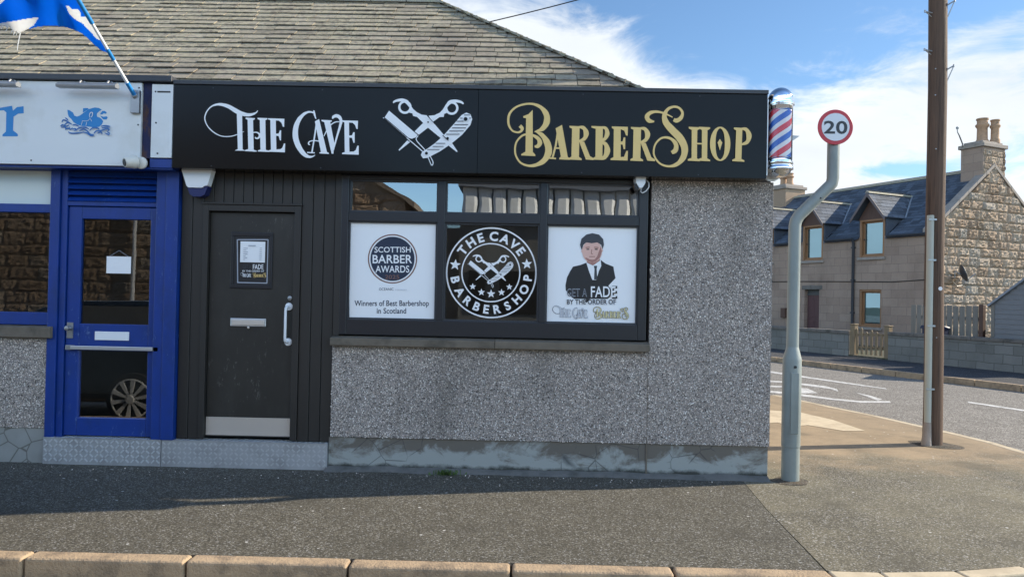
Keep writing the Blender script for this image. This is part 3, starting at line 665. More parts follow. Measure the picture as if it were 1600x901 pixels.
# weed at the foot of the wall
wd = thing('weed', 'small green weed tuft growing at the foot of the roughcast wall', 'plant', (-.62, -.10, .0)); mb = MB()
for i in range(90):
    a = random.uniform(0, 2*pi); r = random.uniform(0, .07)*(1 if i % 3 else 1.8); h = random.uniform(.015, .05); b = Vector((-.62+r*cos(a)*1.4, -.09+r*sin(a)*.5, .0)); t = b+Vector((random.uniform(-.02, .02), random.uniform(-.03, .02), h)); s_ = Vector((cos(a)*.004, sin(a)*.004, 0))
    mb.add([b-s_, b+s_, t+s_*1.5, t-s_*.5+Vector((0, 0, .006))], [(0,1,2,3)])
mb.build('leaf_tuft', M['leaf'], wd)

# ================================================================ LETTERING (flat vinyl, laid on its own panel)
class Art:
    "drawing on an upright plane; x, y in the units of one enlarged view of the photograph"
    def __init__(s, y, rx=0, ry=0, sc=1.0, f=None, d0=0.0):
        s.y = y; s.k = 0; s.d0 = d0
        s.f = f or (lambda x, yy: on_wall(rx+x/sc, ry+yy/sc, y))
        s.mb = MB()
    def dep(s): s.k += 1; return s.y-.0012-s.d0-.00012*s.k
    def poly(s, *pts):
        d = s.dep(); q = [s.f(*p) for p in pts]; tri = tessellate_polygon([[Vector((*p, 0)) for p in q]])
        s.mb.add([(x, d, z) for x, z in q], tri); return s
    def rib(s, pts, ws, n=8, closed=False):
        d = s.dep(); P = [Vector((*p, 0)) for p in pts]; k = len(P); ws = ws if isinstance(ws, (list, tuple)) else [ws]*k
        out = []; segs = k if closed else k-1
        for i in range(segs):
            if closed: a, b, c, e = (i-1) % k, i, (i+1) % k, (i+2) % k
            else: a, b, c, e = max(i-1, 0), i, i+1, min(i+2, k-1)
            for j in range(n):
                t = j/n; t2 = t*t; t3 = t2*t
                p = .5*((2*P[b])+(P[c]-P[a])*t+(2*P[a]-5*P[b]+4*P[c]-P[e])*t2+(3*P[b]-P[a]-3*P[c]+P[e])*t3)
                u = t*t*(3-2*t); out.append((p, ws[b]*(1-u)+ws[c]*u))
        if not closed: out.append((P[-1], ws[-1]))
        m = len(out); V = []
        for i, (p, w) in enumerate(out):
            q0 = out[(i-1) % m if closed else max(i-1, 0)][0]; q1 = out[(i+1) % m if closed else min(i+1, m-1)][0]
            t = (q1-q0); t = t.normalized() if t.length > 1e-6 else Vector((1, 0, 0)); nn = Vector((-t.y, t.x, 0))*(w/2)
            dd = d-.0006*i/m
            for sgn in (1, -1):
                x, z = s.f(p.x+nn.x*sgn, p.y+nn.y*sgn); V.append((x, dd, z))
        F = [(2*i, 2*i+1, 2*((i+1) % m)+1, 2*((i+1) % m)) for i in range(m if closed else m-1)]
        s.mb.add(V, F); s.k += 6; return s
    def line(s, pts, w): return s.rib(pts, w, 2)
    def disc(s, cx, cy, r, n=28, r0=0, ry=None):
        d = s.dep(); ry = ry or r; V = []
        if r0:
            for i in range(n):
                a = 2*pi*i/n
                for q in (r, r0): x, z = s.f(cx+q*cos(a), cy+q*ry/r*sin(a)); V.append((x, d, z))
            s.mb.add(V, [(2*i, 2*i+1, 2*((i+1) % n)+1, 2*((i+1) % n)) for i in range(n)])
        else:
            for i in range(n):
                a = 2*pi*i/n; x, z = s.f(cx+r*cos(a), cy+ry*sin(a)); V.append((x, d, z))
            s.mb.add(V, [tuple(range(n))])
        return s
    def star(s, cx, cy, r, rot=0):
        return s.poly(*[(cx+(r if i % 2 == 0 else r*.42)*sin(rot+pi*i/5), cy-(r if i % 2 == 0 else r*.42)*cos(rot+pi*i/5)) for i in range(10)])
    def text(s, txt, cx, cy, h, bold=0.0, w=None, rot=0.0, fat=1.0, outline=None):
        "built-in sans letters, cap height h, centred on cx, cy; w squeezes to a width"
        V, F = glyphs(txt, bold)
        xs = [v[0] for v in V]; ys = [v[1] for v in V]
        H = .729; x0, x1 = min(xs), max(xs); kx = h/H*fat if w is None else w/(x1-x0); ky = h/H
        d = s.dep(); Q = []
        for x, y in V:
            X = (x-(x0+x1)/2)*kx; Y = -(y-H/2)*ky
            a, b = s.f(cx+X*cos(rot)-Y*sin(rot), cy+X*sin(rot)+Y*cos(rot)); Q.append((a, d, b))
        s.mb.add(Q, F); return s
    def build(s, name, mat, parent, **k): return s.mb.build(name, mat, parent, **k)
_G = {}
def glyphs(txt, bold):
    if (txt, bold) in _G: return _G[(txt, bold)]
    cu = bpy.data.curves.new('t', 'FONT'); cu.body = txt; cu.size = 1; cu.offset = bold; cu.resolution_u = 4; cu.fill_mode = 'FRONT'
    if bold: cu.space_character = 1+bold*1.5
    ob = bpy.data.objects.new('t', cu); me = bpy.data.meshes.new_from_object(ob)
    V = [(v.co.x, v.co.y) for v in me.vertices]; F = [tuple(p.vertices) for p in me.polygons]
    bpy.data.objects.remove(ob); bpy.data.curves.remove(cu); bpy.data.meshes.remove(me)
    _G[(txt, bold)] = (V, F); return V, F

def word_the_cave(a, fat=0.0):
    q = lambda w: [x+fat for x in w]
    a.rib([(464,318),(400,346),(335,362),(262,358),(195,325),(140,270),(115,205),(130,145),(170,98),(220,78),(268,78),(330,97),(400,138),(450,160),(505,170),(548,162),(575,148),(588,130)],
          q([4,7,8,8,9,9,10,10,11,18,26,34,40,36,28,20,11,4]))
    a.poly((400-fat/2,135),(448+fat/2,150),(453+fat/2,478),(482,490+fat/2),(382,488+fat/2),(410-fat/2,474))
    a.poly((480,194-fat/2),(562,199-fat/2),(562,209),(546+fat/2,218),(552+fat/2,480),(578,490),(578,498+fat/2),(474,493+fat/2),(474,484),(503-fat/2,474),(497-fat/2,214),(480,206))
    a.poly((586,196-fat/2),(674,199-fat/2),(674,209),(656+fat/2,218),(660+fat/2,482),(692,491),(692,501+fat/2),(588,496+fat/2),(588,488),(612-fat/2,478),(606-fat/2,216),(586,207))
    a.rib([(546,327),(580,326),(602,342),(604,362),(590,378),(570,378),(566,366)], q([9,11,16,18,15,12,6]))
    a.poly((680,200-fat/2),(826,205-fat/2),(824+fat/2,278),(812,276),(800,242),(778,222),(750,220),(751,338),(775,336),(786,308),(797,308),(796,398),(786,398),(774,358),(752,356),(755,478),(790,476),(808,462),(822,425),(833+fat/2,425),(830+fat/2,504+fat/2),(682,498+fat/2),(682,488),(706-fat/2,480),(700-fat/2,216),(680,210))
    a.rib([(1098,158),(1070,146),(1035,146),(995,168),(955,215),(928,285),(925,365),(945,435),(980,495),(1015,530),(1050,544),(1080,540),(1100,528)], q([13,14,18,26,38,46,50,48,42,34,22,12,5]))
    a.poly((1082,130),(1096,132),(1112,205),(1102,206),(1088,172))
    a.poly((1098-fat/2,228),(1136+fat/2,208),(1206+fat/2,500),(1224,510),(1222,519+fat/2),(1138,514+fat/2),(1138,506),(1152,500))
    a.line([(1112,245),(1098,350),(1072,506)], 13+fat); a.poly((1030,500),(1098,504),(1098,514+fat/2),(1030,511+fat/2))
    a.rib([(1138,406),(1100,400),(1062,404),(1044,416),(1044,432),(1056,438)], q([9,9,9,11,12,6]))
    a.poly((1158,215-fat/2),(1250,220-fat/2),(1250,230),(1236,236),(1272,420),(1264+fat/2,518+fat/2),(1248,516+fat/2),(1182-fat/2,236),(1158,226))
    a.rib([(1254,516),(1275,440),(1300,350),(1324,270),(1332,225),(1318,192),(1292,180),(1266,188),(1256,206)], q([10,14,17,22,26,30,30,24,10]))
    a.rib([(1318,232),(1280,236),(1240,262),(1206,308),(1180,362)], q([8,10,10,9,7]))
    a.poly((1340,220-fat/2),(1484,224-fat/2),(1482+fat/2,298),(1470,296),(1458,262),(1436,242),(1404,240),(1405,356),(1430,354),(1442,326),(1455,326),(1454,420),(1443,420),(1430,376),(1405,374),(1408,500),(1445,498),(1464,484),(1478,446),(1491+fat/2,446),(1490+fat/2,526+fat/2),(1342,521+fat/2),(1342,510),(1366-fat/2,502),(1362-fat/2,238),(1340,230))

def cap_B(a, fat=0.0):
    q = lambda w: [x+fat for x in w]
    a.rib([(126,182),(140,198),(132,216),(108,222),(76,208),(56,165),(64,108),(110,65),(185,48),(248,66),(286,110),(290,158),(268,196),(240,212),(216,218)], q([22,20,14,11,11,14,14,12,12,20,34,38,30,16,6]))
    a.rib([(222,218),(262,240),(294,290),(300,345),(272,395),(220,422),(170,424),(125,402),(98,350),(104,285),(145,240),(195,238),(235,258),(248,285),(236,306),(216,308)], q([6,26,40,42,32,20,13,11,11,11,12,14,22,28,24,12]))
    a.poly((146-fat,124),(178,112),(204,86-fat),(205+fat/2,342),(220,358),(220,367+fat/2),(134,363+fat/2),(134,355),(160-fat/2,340),(164-fat/2,136),(148,134))
def letter_A(a, fat=0.0):
    a.poly((344-fat/2,198),(383+fat/2,177-fat),(418+fat/2,372),(432,380),(432,390+fat/2),(366,387+fat/2),(366,378),(376,370))
    a.line([(356,225),(345,300),(324,380)], 12+fat); a.poly((306,374),(346,377),(346,387+fat/2),(306,384+fat/2)); a.line([(334,318),(400,320)], 9+fat)
def letter_R(a, dx=0, fat=0.0):
    f = lambda x, y: (x+dx, y+dx*.02)
    a.poly(f(428,183-fat/2),f(490,186-fat/2),f(486+fat/2,372),f(502,382),f(502,392+fat/2),f(424,388+fat/2),f(424,380),f(440-fat/2,370),f(444-fat/2,200),f(428,193))
    a.rib([f(484,191),f(514,196),f(530,228),f(518,262),f(484,276)], [12+fat,22+fat,32+fat,22+fat,8+fat])
    a.poly(f(486,276),f(518,280),f(553+fat/2,368),f(575,380),f(575,392+fat/2),f(528,388+fat/2))
def letter_B(a, dx=0, fat=0.0):
    f = lambda x, y: (x+dx, y+dx*.02)
    a.poly(f(562,184-fat/2),f(632,187-fat/2),f(628+fat/2,391+fat/2),f(570,389+fat/2),f(570,380),f(586-fat/2,370),f(588-fat/2,202),f(562,194))
    a.rib([f(626,192),f(650,200),f(658,232),f(642,264),f(612,278)], [12+fat,20+fat,28+fat,20+fat,8+fat])
    a.rib([f(614,278),f(648,296),f(658,336),f(642,374),f(606,386)], [8+fat,24+fat,36+fat,26+fat,10+fat])
def letter_E(a, dx=0, fat=0.0):
    f = lambda x, y: (x+dx, y+dx*.02)
    a.poly(f(686,187-fat/2),f(784,190-fat/2),f(782+fat/2,244),f(772,242),f(762,214),f(740,204),f(740,280),f(752,278),f(758,254),f(768,254),f(767,326),f(758,326),f(752,298),f(740,296),f(740,374),f(760,372),f(774,336),f(784+fat/2,336),f(782+fat/2,395+fat/2),f(678,392+fat/2),f(678,383),f(696-fat/2,374),f(698-fat/2,204),f(686,197))
def letter_S(a, fat=0.0):
    q = lambda w: [x+fat for x in w]
    a.rib([(944,158),(912,152),(900,128),(918,106),(950,98),(985,102),(1020,114),(1056,132)], q([10,26,28,22,16,13,10,7]))
    a.rib([(1062,146),(1080,152),(1104,138),(1116,106),(1096,76),(1062,68),(1026,84),(1006,122),(1016,165),(1052,208),(1100,258),(1128,315),(1122,372),(1084,416),(1030,430),(975,410),(942,358),(950,298),(990,258),(1040,260),(1074,292),(1074,330),(1050,348)], q([20,26,24,16,14,14,18,28,38,44,46,42,36,24,13,11,11,11,12,16,26,30,22]))
def letter_H(a, fat=0.0):
    for x in (1172, 1234):
        a.poly((x-18,190-fat/2),(x+50,193-fat/2),(x+50,202),(x+34+fat/2,212),(x+32+fat/2,382),(x+50,391),(x+50,400+fat/2),(x-24,396+fat/2),(x-24,387),(x-1-fat/2,378),(x-fat/2,210),(x-18,200))
    a.line([(1200,292),(1238,293)], 9+fat)
def letter_O(a, fat=0.0):
    pts = []; ws = []
    for i in range(24):
        t = 2*pi*i/24; w = 9+25*abs(cos(t))**1.2; pts.append((1345+(62-w/2)*cos(t), 294+(104-w/2)*sin(t))); ws.append(w+fat)
    a.rib(pts, ws, 3, True); a.poly((1343,264-fat),(1358+fat,286),(1343,334+fat),(1329-fat,286))
def letter_P(a, fat=0.0):
    a.poly((1428,194-fat/2),(1480,197-fat/2),(1474+fat/2,386),(1492,394),(1492,403+fat/2),(1418,399+fat/2),(1418,391),(1436-fat/2,382),(1442-fat/2,212),(1428,204))
    a.rib([(1474,202),(1504,208),(1520,244),(1508,284),(1466,300)], [12+fat,22+fat,32+fat,22+fat,8+fat])

def emblem(a, k, f):
    "crossed scissors and open razor; a: pale drawing, k: dark details on top"
    def P(*pts): a.poly(*[f(*p) for p in pts])
    sc = abs(f(100, 0)[0]-f(0, 0)[0])/100
    def RB(pts, ws, art=a): art.rib([f(*p) for p in pts], [w*sc for w in (ws if isinstance(ws, list) else [ws]*len(pts))])
    P((575,296),(640,290),(700,262),(735,225),(768,170),(800,255),(770,268),(750,275),(745,310),(700,310),(618,368)); a.disc(*f(835,210), 76*sc, 28, 50*sc)
    RB([(775,190),(812,146),(860,132),(910,134),(950,148),(966,165)], [30,40,36,30,24,14])
    P((512,378),(568,430),(465,510),(418,472)); P((334,574),(366,592),(245,690),(236,680))
    P((400,298),(392,270),(345,258),(372,180),(400,220),(440,255),(495,284),(556,292),(745,510),(835,598),(902,698),(890,704),(800,632),(716,552),(560,424),(446,310)); a.disc(*f(308,200), 76*sc, 28, 50*sc)
    RB([(366,190),(330,142),(285,122),(238,122),(195,134),(176,152)], [30,40,36,30,24,14])
    P((130,240),(450,512),(432,538),(386,556),(350,545),(80,314)); RB([(64,318),(280,502),(506,696)], [10,10,10])
    RB([(458,522),(438,545),(440,575),(480,622),(536,682)], [10]*5); RB([(570,765),(604,846),(620,848),(624,815),(594,752)], [9]*5)
    P((488,738),(502,702),(560,668),(640,612),(740,522),(860,390),(946,290),(1000,262),(1046,282),(1066,335),(1045,402),(955,508),(830,612),(700,700),(562,770),(512,776))
    for y, x0, x1 in ((290,975,1040),(326,928,958),(326,1030,1055),(360,890,968),(398,865,1020),(435,840,995),(470,808,970),(507,775,925),(610,655,765),(645,622,745),(680,562,700)):
        RB([(x0,y),(x1,y)], [7,7], k)
    for x, y, r in ((993,338,22),(553,722,17),(572,373,10),(790,555,16)): k.disc(*f(x, y), r*sc, 14)
    RB([(735,520),(800,580)], [9,9], k); RB([(560,300),(640,385)], [7,7], k); RB([(75,330),(330,550)], [9,9], k)

# ================================================================ SIGNS
sg = thing('shop_sign', 'wide black fascia sign with white and gold lettering and crossed scissors over the black door', 'sign', (-.48, -.18, 2.61))
for x0, x1 in ((-3.042, -.401), (-.398, 2.083)):
    c = MB(); c.box(x0, x1, -.18, -.004, 2.612, 3.335); c.build('panel', M['fascia'], sg, bevel=.003)
c = MB(); c.box(-3.045, 2.088, -.192, -.0, 3.337, 3.372); c.build('trim', M['trim'], sg, bevel=.004)
c = MB()
for x in (-2.7, -1.75, -.6, .5, 1.5):
    for z in (2.635, 3.31): c.lathe([(.006, 0), (.005, .002), (0, .003)], (x, -.18, z), 8, axis='y')
pieces(c, 'screw', M['trim'], sg)
a = Art(-.18, 300, 150, 5.714); word_the_cave(a); a.build('white_lettering', M['white'], sg)
a = Art(-.18, 590, 140, 7.206); k = Art(-.18, 590, 140, 7.206, d0=.009); emblem(a, k, lambda x, y: (x, y))
e = a.build('emblem', M['white'], sg); k.build('emblem_detail', M['fascia'], e)
a = Art(-.18, 780, 150, 3.902)
cap_B(a); letter_A(a); letter_R(a); letter_B(a); letter_E(a); letter_R(a, 374); letter_S(a); letter_H(a); letter_O(a); letter_P(a)
a.build('gold_lettering', M['gold'], sg)

ts = thing('takeaway_sign', 'white fascia board with a blue letter and a blue fish riding blue waves', 'sign', (-5.5, -.18, 2.61))
c = MB(); c.box(-8.5, -3.322, -.18, -.1, 2.622, 3.345); c.build('panel', M['white_panel'], ts, bevel=.003)
c = MB()
for x, z in ((-3.345, 3.30), (-3.345, 2.98), (-4.27, 2.655), (-3.34, 2.66)): c.lathe([(.008, 0), (.007, .003), (0, .004)], (x, -.18, z), 8, axis='y')
pieces(c, 'screw', M['dark_plastic'], ts)
a = Art(-.18, 0, 0, 3.0025)
a.poly((-10,508),(57,497),(61,520),(80,503),(111,499),(112,532),(86,534),(64,548),(62,612),(84,630),(84,640),(12,640),(12,632),(28,618),(30,528),(18,518),(-10,520))
a.build('letter', M['sign_blue'], ts)
fs = MB()
a = Art(-.18, 60, 150, 7.273)
a.poly((330,158),(352,162),(395,190),(410,225),(440,235),(475,222),(510,195),(575,150),(640,132),(690,138),(722,158),(690,176),(668,208),(668,236),(700,248),(722,266),(738,288),(722,325),(690,352),(630,358),(560,348),(490,342),(440,326),(398,296),(375,262),(345,235),(335,205))
a.poly((725,172),(755,170),(778,190),(770,205),(745,198),(728,210),(700,212)); a.poly((704,226),(740,238),(775,232),(790,245),(775,268),(740,268),(720,250))
a.poly((505,190),(510,140),(560,138),(575,150),(530,178))
a.build('fish', M['sign_blue'], ts, label='blue leaping fish picture')
a = Art(-.18, 60, 150, 7.273, d0=.002)
for pts in ([(270,300),(285,275),(320,285),(370,315)],[(300,330),(335,305),(385,325)],[(255,345),(280,330),(320,345),(355,330)],[(262,358),(300,355),(330,375),(365,355)],[(310,385),(335,370),(372,380),(395,365)],[(345,410),(375,425),(440,425),(510,415)],[(395,335),(425,330),(470,350)],[(440,385),(480,362),(540,360),(580,378)],[(470,400),(520,380),(560,400),(600,440),(640,440)],[(510,410),(560,425),(600,452),(640,455)],[(590,395),(630,365),(680,368),(700,385)],[(640,430),(670,400),(720,398),(760,380)],[(680,430),(720,415),(735,440)],[(720,350),(770,342),(825,348)],[(730,370),(780,362),(825,360)],[(740,395),(780,380),(815,385),(800,405)],[(765,425),(800,440),(820,450)],[(790,410),(815,425),(820,440)],[(400,385),(430,378),(445,392),(415,398)],[(318,255),(340,268),(350,285)]):
    a.rib(pts, [10]+[15]*(len(pts)-2)+[9])
a.build('wave_picture', M['sign_dark_blue'], ts)
a = Art(-.18, 60, 150, 7.273, d0=.003)
a.rib([(500,285),(560,285),(590,262),(610,290)], [5]*4); a.rib([(490,338),(505,285)], [5,5]); a.rib([(590,250),(585,215),(600,190),(620,195),(615,230),(600,245)], [5,7,9,10,8,5]); a.rib([(672,228),(680,200),(715,178)], [5,8,6]); a.rib([(545,345),(555,300)], [5,5])
a.build('fish_detail', M['white_panel'], ts)
sp = thing('blank_sign_strip', 'narrow blank white board strip between the rusty post and the black sign', 'sign', (-3.14, -.18, 2.70))
c = MB(); c.box(-3.232, -3.048, -.18, -.12, 2.698, 3.335); c.build('panel', M['white_panel'], sp, bevel=.003)
c = MB()
for x, z in ((-3.20, 3.27), (-3.19, 3.0), (-3.17, 2.735)): c.lathe([(.008, 0), (.007, .003), (0, .004)], (x, -.18, z), 8, axis='y')
c.box(-3.185, -3.07, -.1815, -.18, 3.262, 3.276); pieces(c, 'screw_hole', M['dark_plastic'], sp)
# trough lights over the white board
t = thing('sign_light', 'slim grey trough light over the blue fish on the white board', 'light', (-3.73, -.28, 3.27), 0, 'trough lights over the white board')
c = MB(); c.prism([(-.255, 3.262), (-.255, 3.292), (-.285, 3.31), (-.325, 3.285), (-.32, 3.262)], lambda y, z: (-3.985, y, z), lambda y, z: (-3.475, y, z)); c.build('housing', M['steel'], t, bevel=.004)
for x in (-3.82, -3.58):
    c = MB(); c.tube([(x, -.18, 3.33), (x, -.24, 3.335), (x, -.27, 3.30)], .009, 8); c.lathe([(.018, 0), (.018, .01), (0, .011)], (x, -.182, 3.33), 10, axis='y'); c.build('bracket', M['steel'], t, smooth=True)
t2 = copy_tree(t); t2.location.x -= .85; t2['label'] = 'trough light on the white board cut by the left edge of the photo'
t3 = copy_tree(t); t3.location.x -= 1.7; t3['label'] = 'trough light on the white board beyond the left edge of the photo'

# ================================================================ THINGS ON THE FRONT
al = thing('alarm_box', 'white alarm box with dark blue base under the left end of the black sign', 'alarm', (-2.87, -.06, 2.5))
c = MB(); top = [(-3.012, 2.622), (-2.724, 2.622), (-2.764, 2.478), (-2.80, 2.470), (-2.81, 2.456), (-2.945, 2.456), (-2.962, 2.474)]
c.prism(top, lambda x, z: (x, -.02, z), lambda x, z: (-2.868+(x+2.868)*.94, -.085, 2.54+(z-2.54)*.96)); c.build('cover', M['white_plastic'], al, bevel=.006)
c = MB(); c.prism([(-2.958, 2.472), (-2.772, 2.476), (-2.80, 2.40), (-2.835, 2.382), (-2.90, 2.382), (-2.93, 2.40)], lambda x, z: (x, .02, z), lambda x, z: (x, -.07, z)); c.build('base', M['blue_plastic'], al, bevel=.006)
cm = thing('security_camera', 'cream turret security camera at the bottom corner of the white fish board', 'camera', (-3.36, -.24, 2.67))
c = MB(); ax = Vector((-.62, -.72, -.22)).normalized(); c0 = Vector((-3.335, -.21, 2.655))
c.tube([c0, c0+ax*.03, c0+ax*.05, c0+ax*.085, c0+ax*.10], [.055, .058, .052, .046, .040], 20); c.build('housing', M['cream_plastic'], cm, smooth=True)
c = MB(); c.tube([c0+ax*.097, c0+ax*.104], [.034, .030], 20); c.build('lens', M['dark_plastic'], cm, smooth=True)
c = MB(); c.lathe([(.052, 0), (.052, .018), (.035, .03), (0, .031)], (-3.305, -.18, 2.648), 20, axis='y'); c.build('base', M['cream_plastic'], cm, smooth=True)
dt = thing('motion_sensor', 'small white sensor hanging under the black sign at the window top corner', 'sensor', (1.02, -.1, 2.55))
c = MB(); c.prism([(.966, 2.61), (1.07, 2.61), (1.066, 2.565), (1.04, 2.525), (1.008, 2.518), (.975, 2.56)], lambda x, z: (x, -.03, z), lambda x, z: (1.02+(x-1.02)*.85, -.12, z+.004)); c.build('housing', M['white_plastic'], dt, bevel=.008)
c = MB(); c.prism([(.962, 2.556), (.982, 2.562), (1.008, 2.52), (.992, 2.502), (.974, 2.52)], lambda x, z: (x, -.03, z), lambda x, z: (x, -.105, z)); c.build('lens', M['dark_plastic'], dt, bevel=.003)
c = MB(); c.tube([(1.082, -.03, 2.605), (1.10, -.05, 2.58), (1.10, -.06, 2.54), (1.075, -.06, 2.505), (1.045, -.06, 2.488), (1.03, -.05, 2.50), (1.035, -.04, 2.52)], .0055, 8); c.build('cable', M['white_plastic'], dt, smooth=True)
# barber pole
BX, BY = 2.208, -.13
bp = thing('barber_pole', 'chrome barber pole with red, white and blue spiral at the end of the black sign', 'barber pole', (BX, BY, 2.63))
mats = [M['stripe_red'], M['stripe_white'], M['stripe_blue'], M['stripe_white']]
c = MB(); R_, z0, z1, P_ = .094, 2.785, 3.225, .39
ns, nh = 64, 60
for j in range(nh):
    for i in range(ns):
        z = z0+(z1-z0)*j/nh; zn = z0+(z1-z0)*(j+1)/nh; a0 = 2*pi*i/ns; a1 = 2*pi*(i+1)/ns
        sh = lambda zz: 2*pi*(zz-z0)/P_
        ph = (i/ns*2) % 1.0; m = 0 if ph < .27 else 1 if ph < .5 else 2 if ph < .77 else 1
        c.add([(BX+R_*cos(a0+sh(z)), BY+R_*sin(a0+sh(z)), z), (BX+R_*cos(a1+sh(z)), BY+R_*sin(a1+sh(z)), z), (BX+R_*cos(a1+sh(zn)), BY+R_*sin(a1+sh(zn)), zn), (BX+R_*cos(a0+sh(zn)), BY+R_*sin(a0+sh(zn)), zn)], [(0,1,2,3)], m)
c.build('striped_cylinder', [M['stripe_red'], M['stripe_white'], M['stripe_blue']], bp, smooth=True)
c = MB(); n = 40
c.add([(BX+.105*cos(2*pi*i/n), BY+.105*sin(2*pi*i/n), z) for z in (z0-.01, z1+.01) for i in range(n)], [(i, (i+1) % n, n+(i+1) % n, n+i) for i in range(n)]); c.build('glass_tube', M['tube_glass'], bp, smooth=True)
c = MB(); c.lathe([(.094, 3.20), (.106, 3.215), (.106, 3.235), (.108, 3.238), (.108, 3.25), (.116, 3.252), (.118, 3.265), (.116, 3.278), (.107, 3.282), (.106, 3.30)]+[(.106*cos(a), 3.30+.108*sin(a)) for a in [pi/2*i/10 for i in range(1, 10)]]+[(.004, 3.408)], (BX, BY, 0), 36); c.build('dome_cap', M['chrome'], bp, smooth=50)
c = MB(); c.lathe([(.095, 2.80), (.10, 2.792), (.104, 2.78), (.104, 2.765), (.112, 2.76), (.114, 2.745), (.108, 2.738), (.108, 2.725), (.116, 2.718), (.116, 2.70), (.10, 2.695), (.09, 2.672), (.062, 2.645), (.03, 2.632), (.002, 2.63)][::-1], (BX, BY, 0), 36); c.build('base_cap', M['chrome'], bp, smooth=50)
c = MB(); c.box(2.085, 2.10, -.16, -.04, 2.64, 3.30); c.box(2.10, BX-.03, -.125, -.075, 2.70, 2.735); c.box(2.10, BX-.03, -.125, -.075, 3.245, 3.275)
c.prism([(2.10, 2.69), (2.26, 2.69), (2.25, 2.645), (2.20, 2.615), (2.14, 2.615), (2.105, 2.65)], lambda x, z: (x, -.03, z), lambda x, z: (x, -.05, z)); c.build('bracket', M['alu'], bp, bevel=.004)
fl = thing('floodlight', 'small grey wedge of a floodlight behind the barber pole', 'light', (2.30, .03, 2.97))
c = MB(); c.prism([(2.25, 3.035), (2.42, 3.02), (2.285, 2.925), (2.25, 2.93)], lambda x, z: (x, -.02, z), lambda x, z: (x, .10, z)); c.build('housing', M['steel'], fl, bevel=.004)
c = MB(); c.box(2.205, 2.25, .02, .06, 2.955, 2.985); c.build('arm', M['steel'], fl)

# ---- posters and notices
ps = thing('award_poster', 'white poster with a round navy badge in the left window pane', 'poster', (-1.15, .045, 1.34))
y = .040
c = MB(); q = [on_wall(*p_, y) for p_ in ((545,345),(681,348),(678.5,498),(546,496))]; c.prism(q, lambda x, z: (x, y, z), lambda x, z: (x, y+.003, z)); c.build('sheet', M['poster'], ps)
A1 = lambda d=0: Art(y, 540, 340, 5.633, d0=d)
a = A1(); a.disc(413, 362, 217, 64, 206); a.build('badge_ring', M['brown_ink'], ps)
a = A1(); a.disc(413, 362, 194, 64); a.build('badge', M['navy'], ps)
a = A1(.001); a.text('SCOTTISH', 414, 280, 50, .012, 318); a.text('BARBER', 412, 362, 76, .014, 348); a.text('AWARDS', 412, 450, 62, .012, 298)
for x0, x1, y0, h in ((255,275,305,5),): a.line([(x0,y0),(x1,y0)], h)
a.build('white_lettering', M['poster'], ps)
a = A1(.001); a.text('2025', 410, 520, 36, .01, 126); a.build('year', M['brown_ink'], ps)
a = A1(); a.text('OCEANIC', 358, 628, 24, .0, 128); a.text('Winners of Best Barbershop', 406, 750, 50, .012, 654); a.text('in Scotland', 404, 817, 50, .012, 258); a.build('dark_lettering', M['navy'], ps)
a = A1(); 
for i in range(8): a.line([(438+i*13,634),(446+i*13,634)], 10)
a.build('faint_lettering', M['pale_ink'], ps)

dc = thing('window_decal', 'round white ring decal with scissors and stars on the middle window pane', 'decal', (-.27, .045, 1.4))
y = .044
A2 = lambda d=0: Art(y, 690, 340, 5.3, d0=d)
a = A2(); a.disc(412, 456, 376, 96, 364); a.disc(408, 455, 245, 80, 235); a.build('ring', M['white'], dc)
a = A2()
cx, cy = 412, 456
def arc_word(word, spots, h, bottom):
    for ch, (x, yy) in zip(word, spots):
        th = atan2(yy-cy, x-cx); rot = th+pi/2 if not bottom else th-pi/2
        a.text(ch, x, yy, h, .035, None, rot, 1.02)
def on_arc(R, angs): return [(cx+R*cos(radians(d)), cy+R*sin(radians(d))) for d in angs]
arc_word('THE', on_arc(304, [-142, -124, -107]), 74, False); arc_word('CAVE', on_arc(304, [-86, -68, -51, -36]), 74, False)
arc_word('BARBERSHOP', on_arc(302, [169, 149, 130, 113.5, 98, 81, 64, 46, 27, 8]), 70, True)
a.build('lettering', M['white'], dc)
a = A2(); a.star(113, 390, 48, .1); a.star(706, 384, 46, -.05)
for x, yy, r in ((258,570,29),(330,617,31),(410,630,37),(496,618,31),(561,573,28)): a.star(x, yy, r)
pieces(a.mb, 'star', M['white'], dc)
a = A2(); k = A2(.009); emblem(a, k, lambda x, yy: (192+x*.3785, 268+yy*.3625)); e = a.build('scissors_emblem', M['white'], dc); k.build('emblem_detail', M['ink'], e)

pf = thing('fade_poster', 'white poster with a dark suited bust in the right window pane', 'poster', (.62, .045, 1.34))
y = .040
c = MB(); q = [on_wall(*p_, y) for p_ in ((856,353),(996,356),(992,507),(853,504))]; c.prism(q, lambda x, z: (x, y, z), lambda x, z: (x, y+.003, z)); c.build('sheet', M['poster'], pf)
A3 = lambda d=0: Art(y, 850, 340, 5.3, d0=d)
a = A3(); a.poly((352,372),(300,392),(240,405),(215,445),(190,495),(178,560),(180,600),(225,655),(250,672),(330,672),(350,705),(385,672),(530,672),(535,560),(560,535),(592,500),(580,440),(575,405),(510,380),(470,350),(410,400)); a.build('jacket', M['ink'], pf)
a = A3(.0008); a.poly((350,372),(405,372),(470,352),(474,400),(455,440),(432,515),(400,515),(375,450)); a.build('shirt', M['poster'], pf)
a = A3(.0012); a.poly((412,398),(440,398),(436,425),(442,512),(414,512),(418,425)); a.build('tie', M['slate_ink'], pf)
a = A3(.0016); a.poly((352,330),(355,372),(405,396),(462,356),(462,330)); a.build('neck', M['shade_ink'], pf)
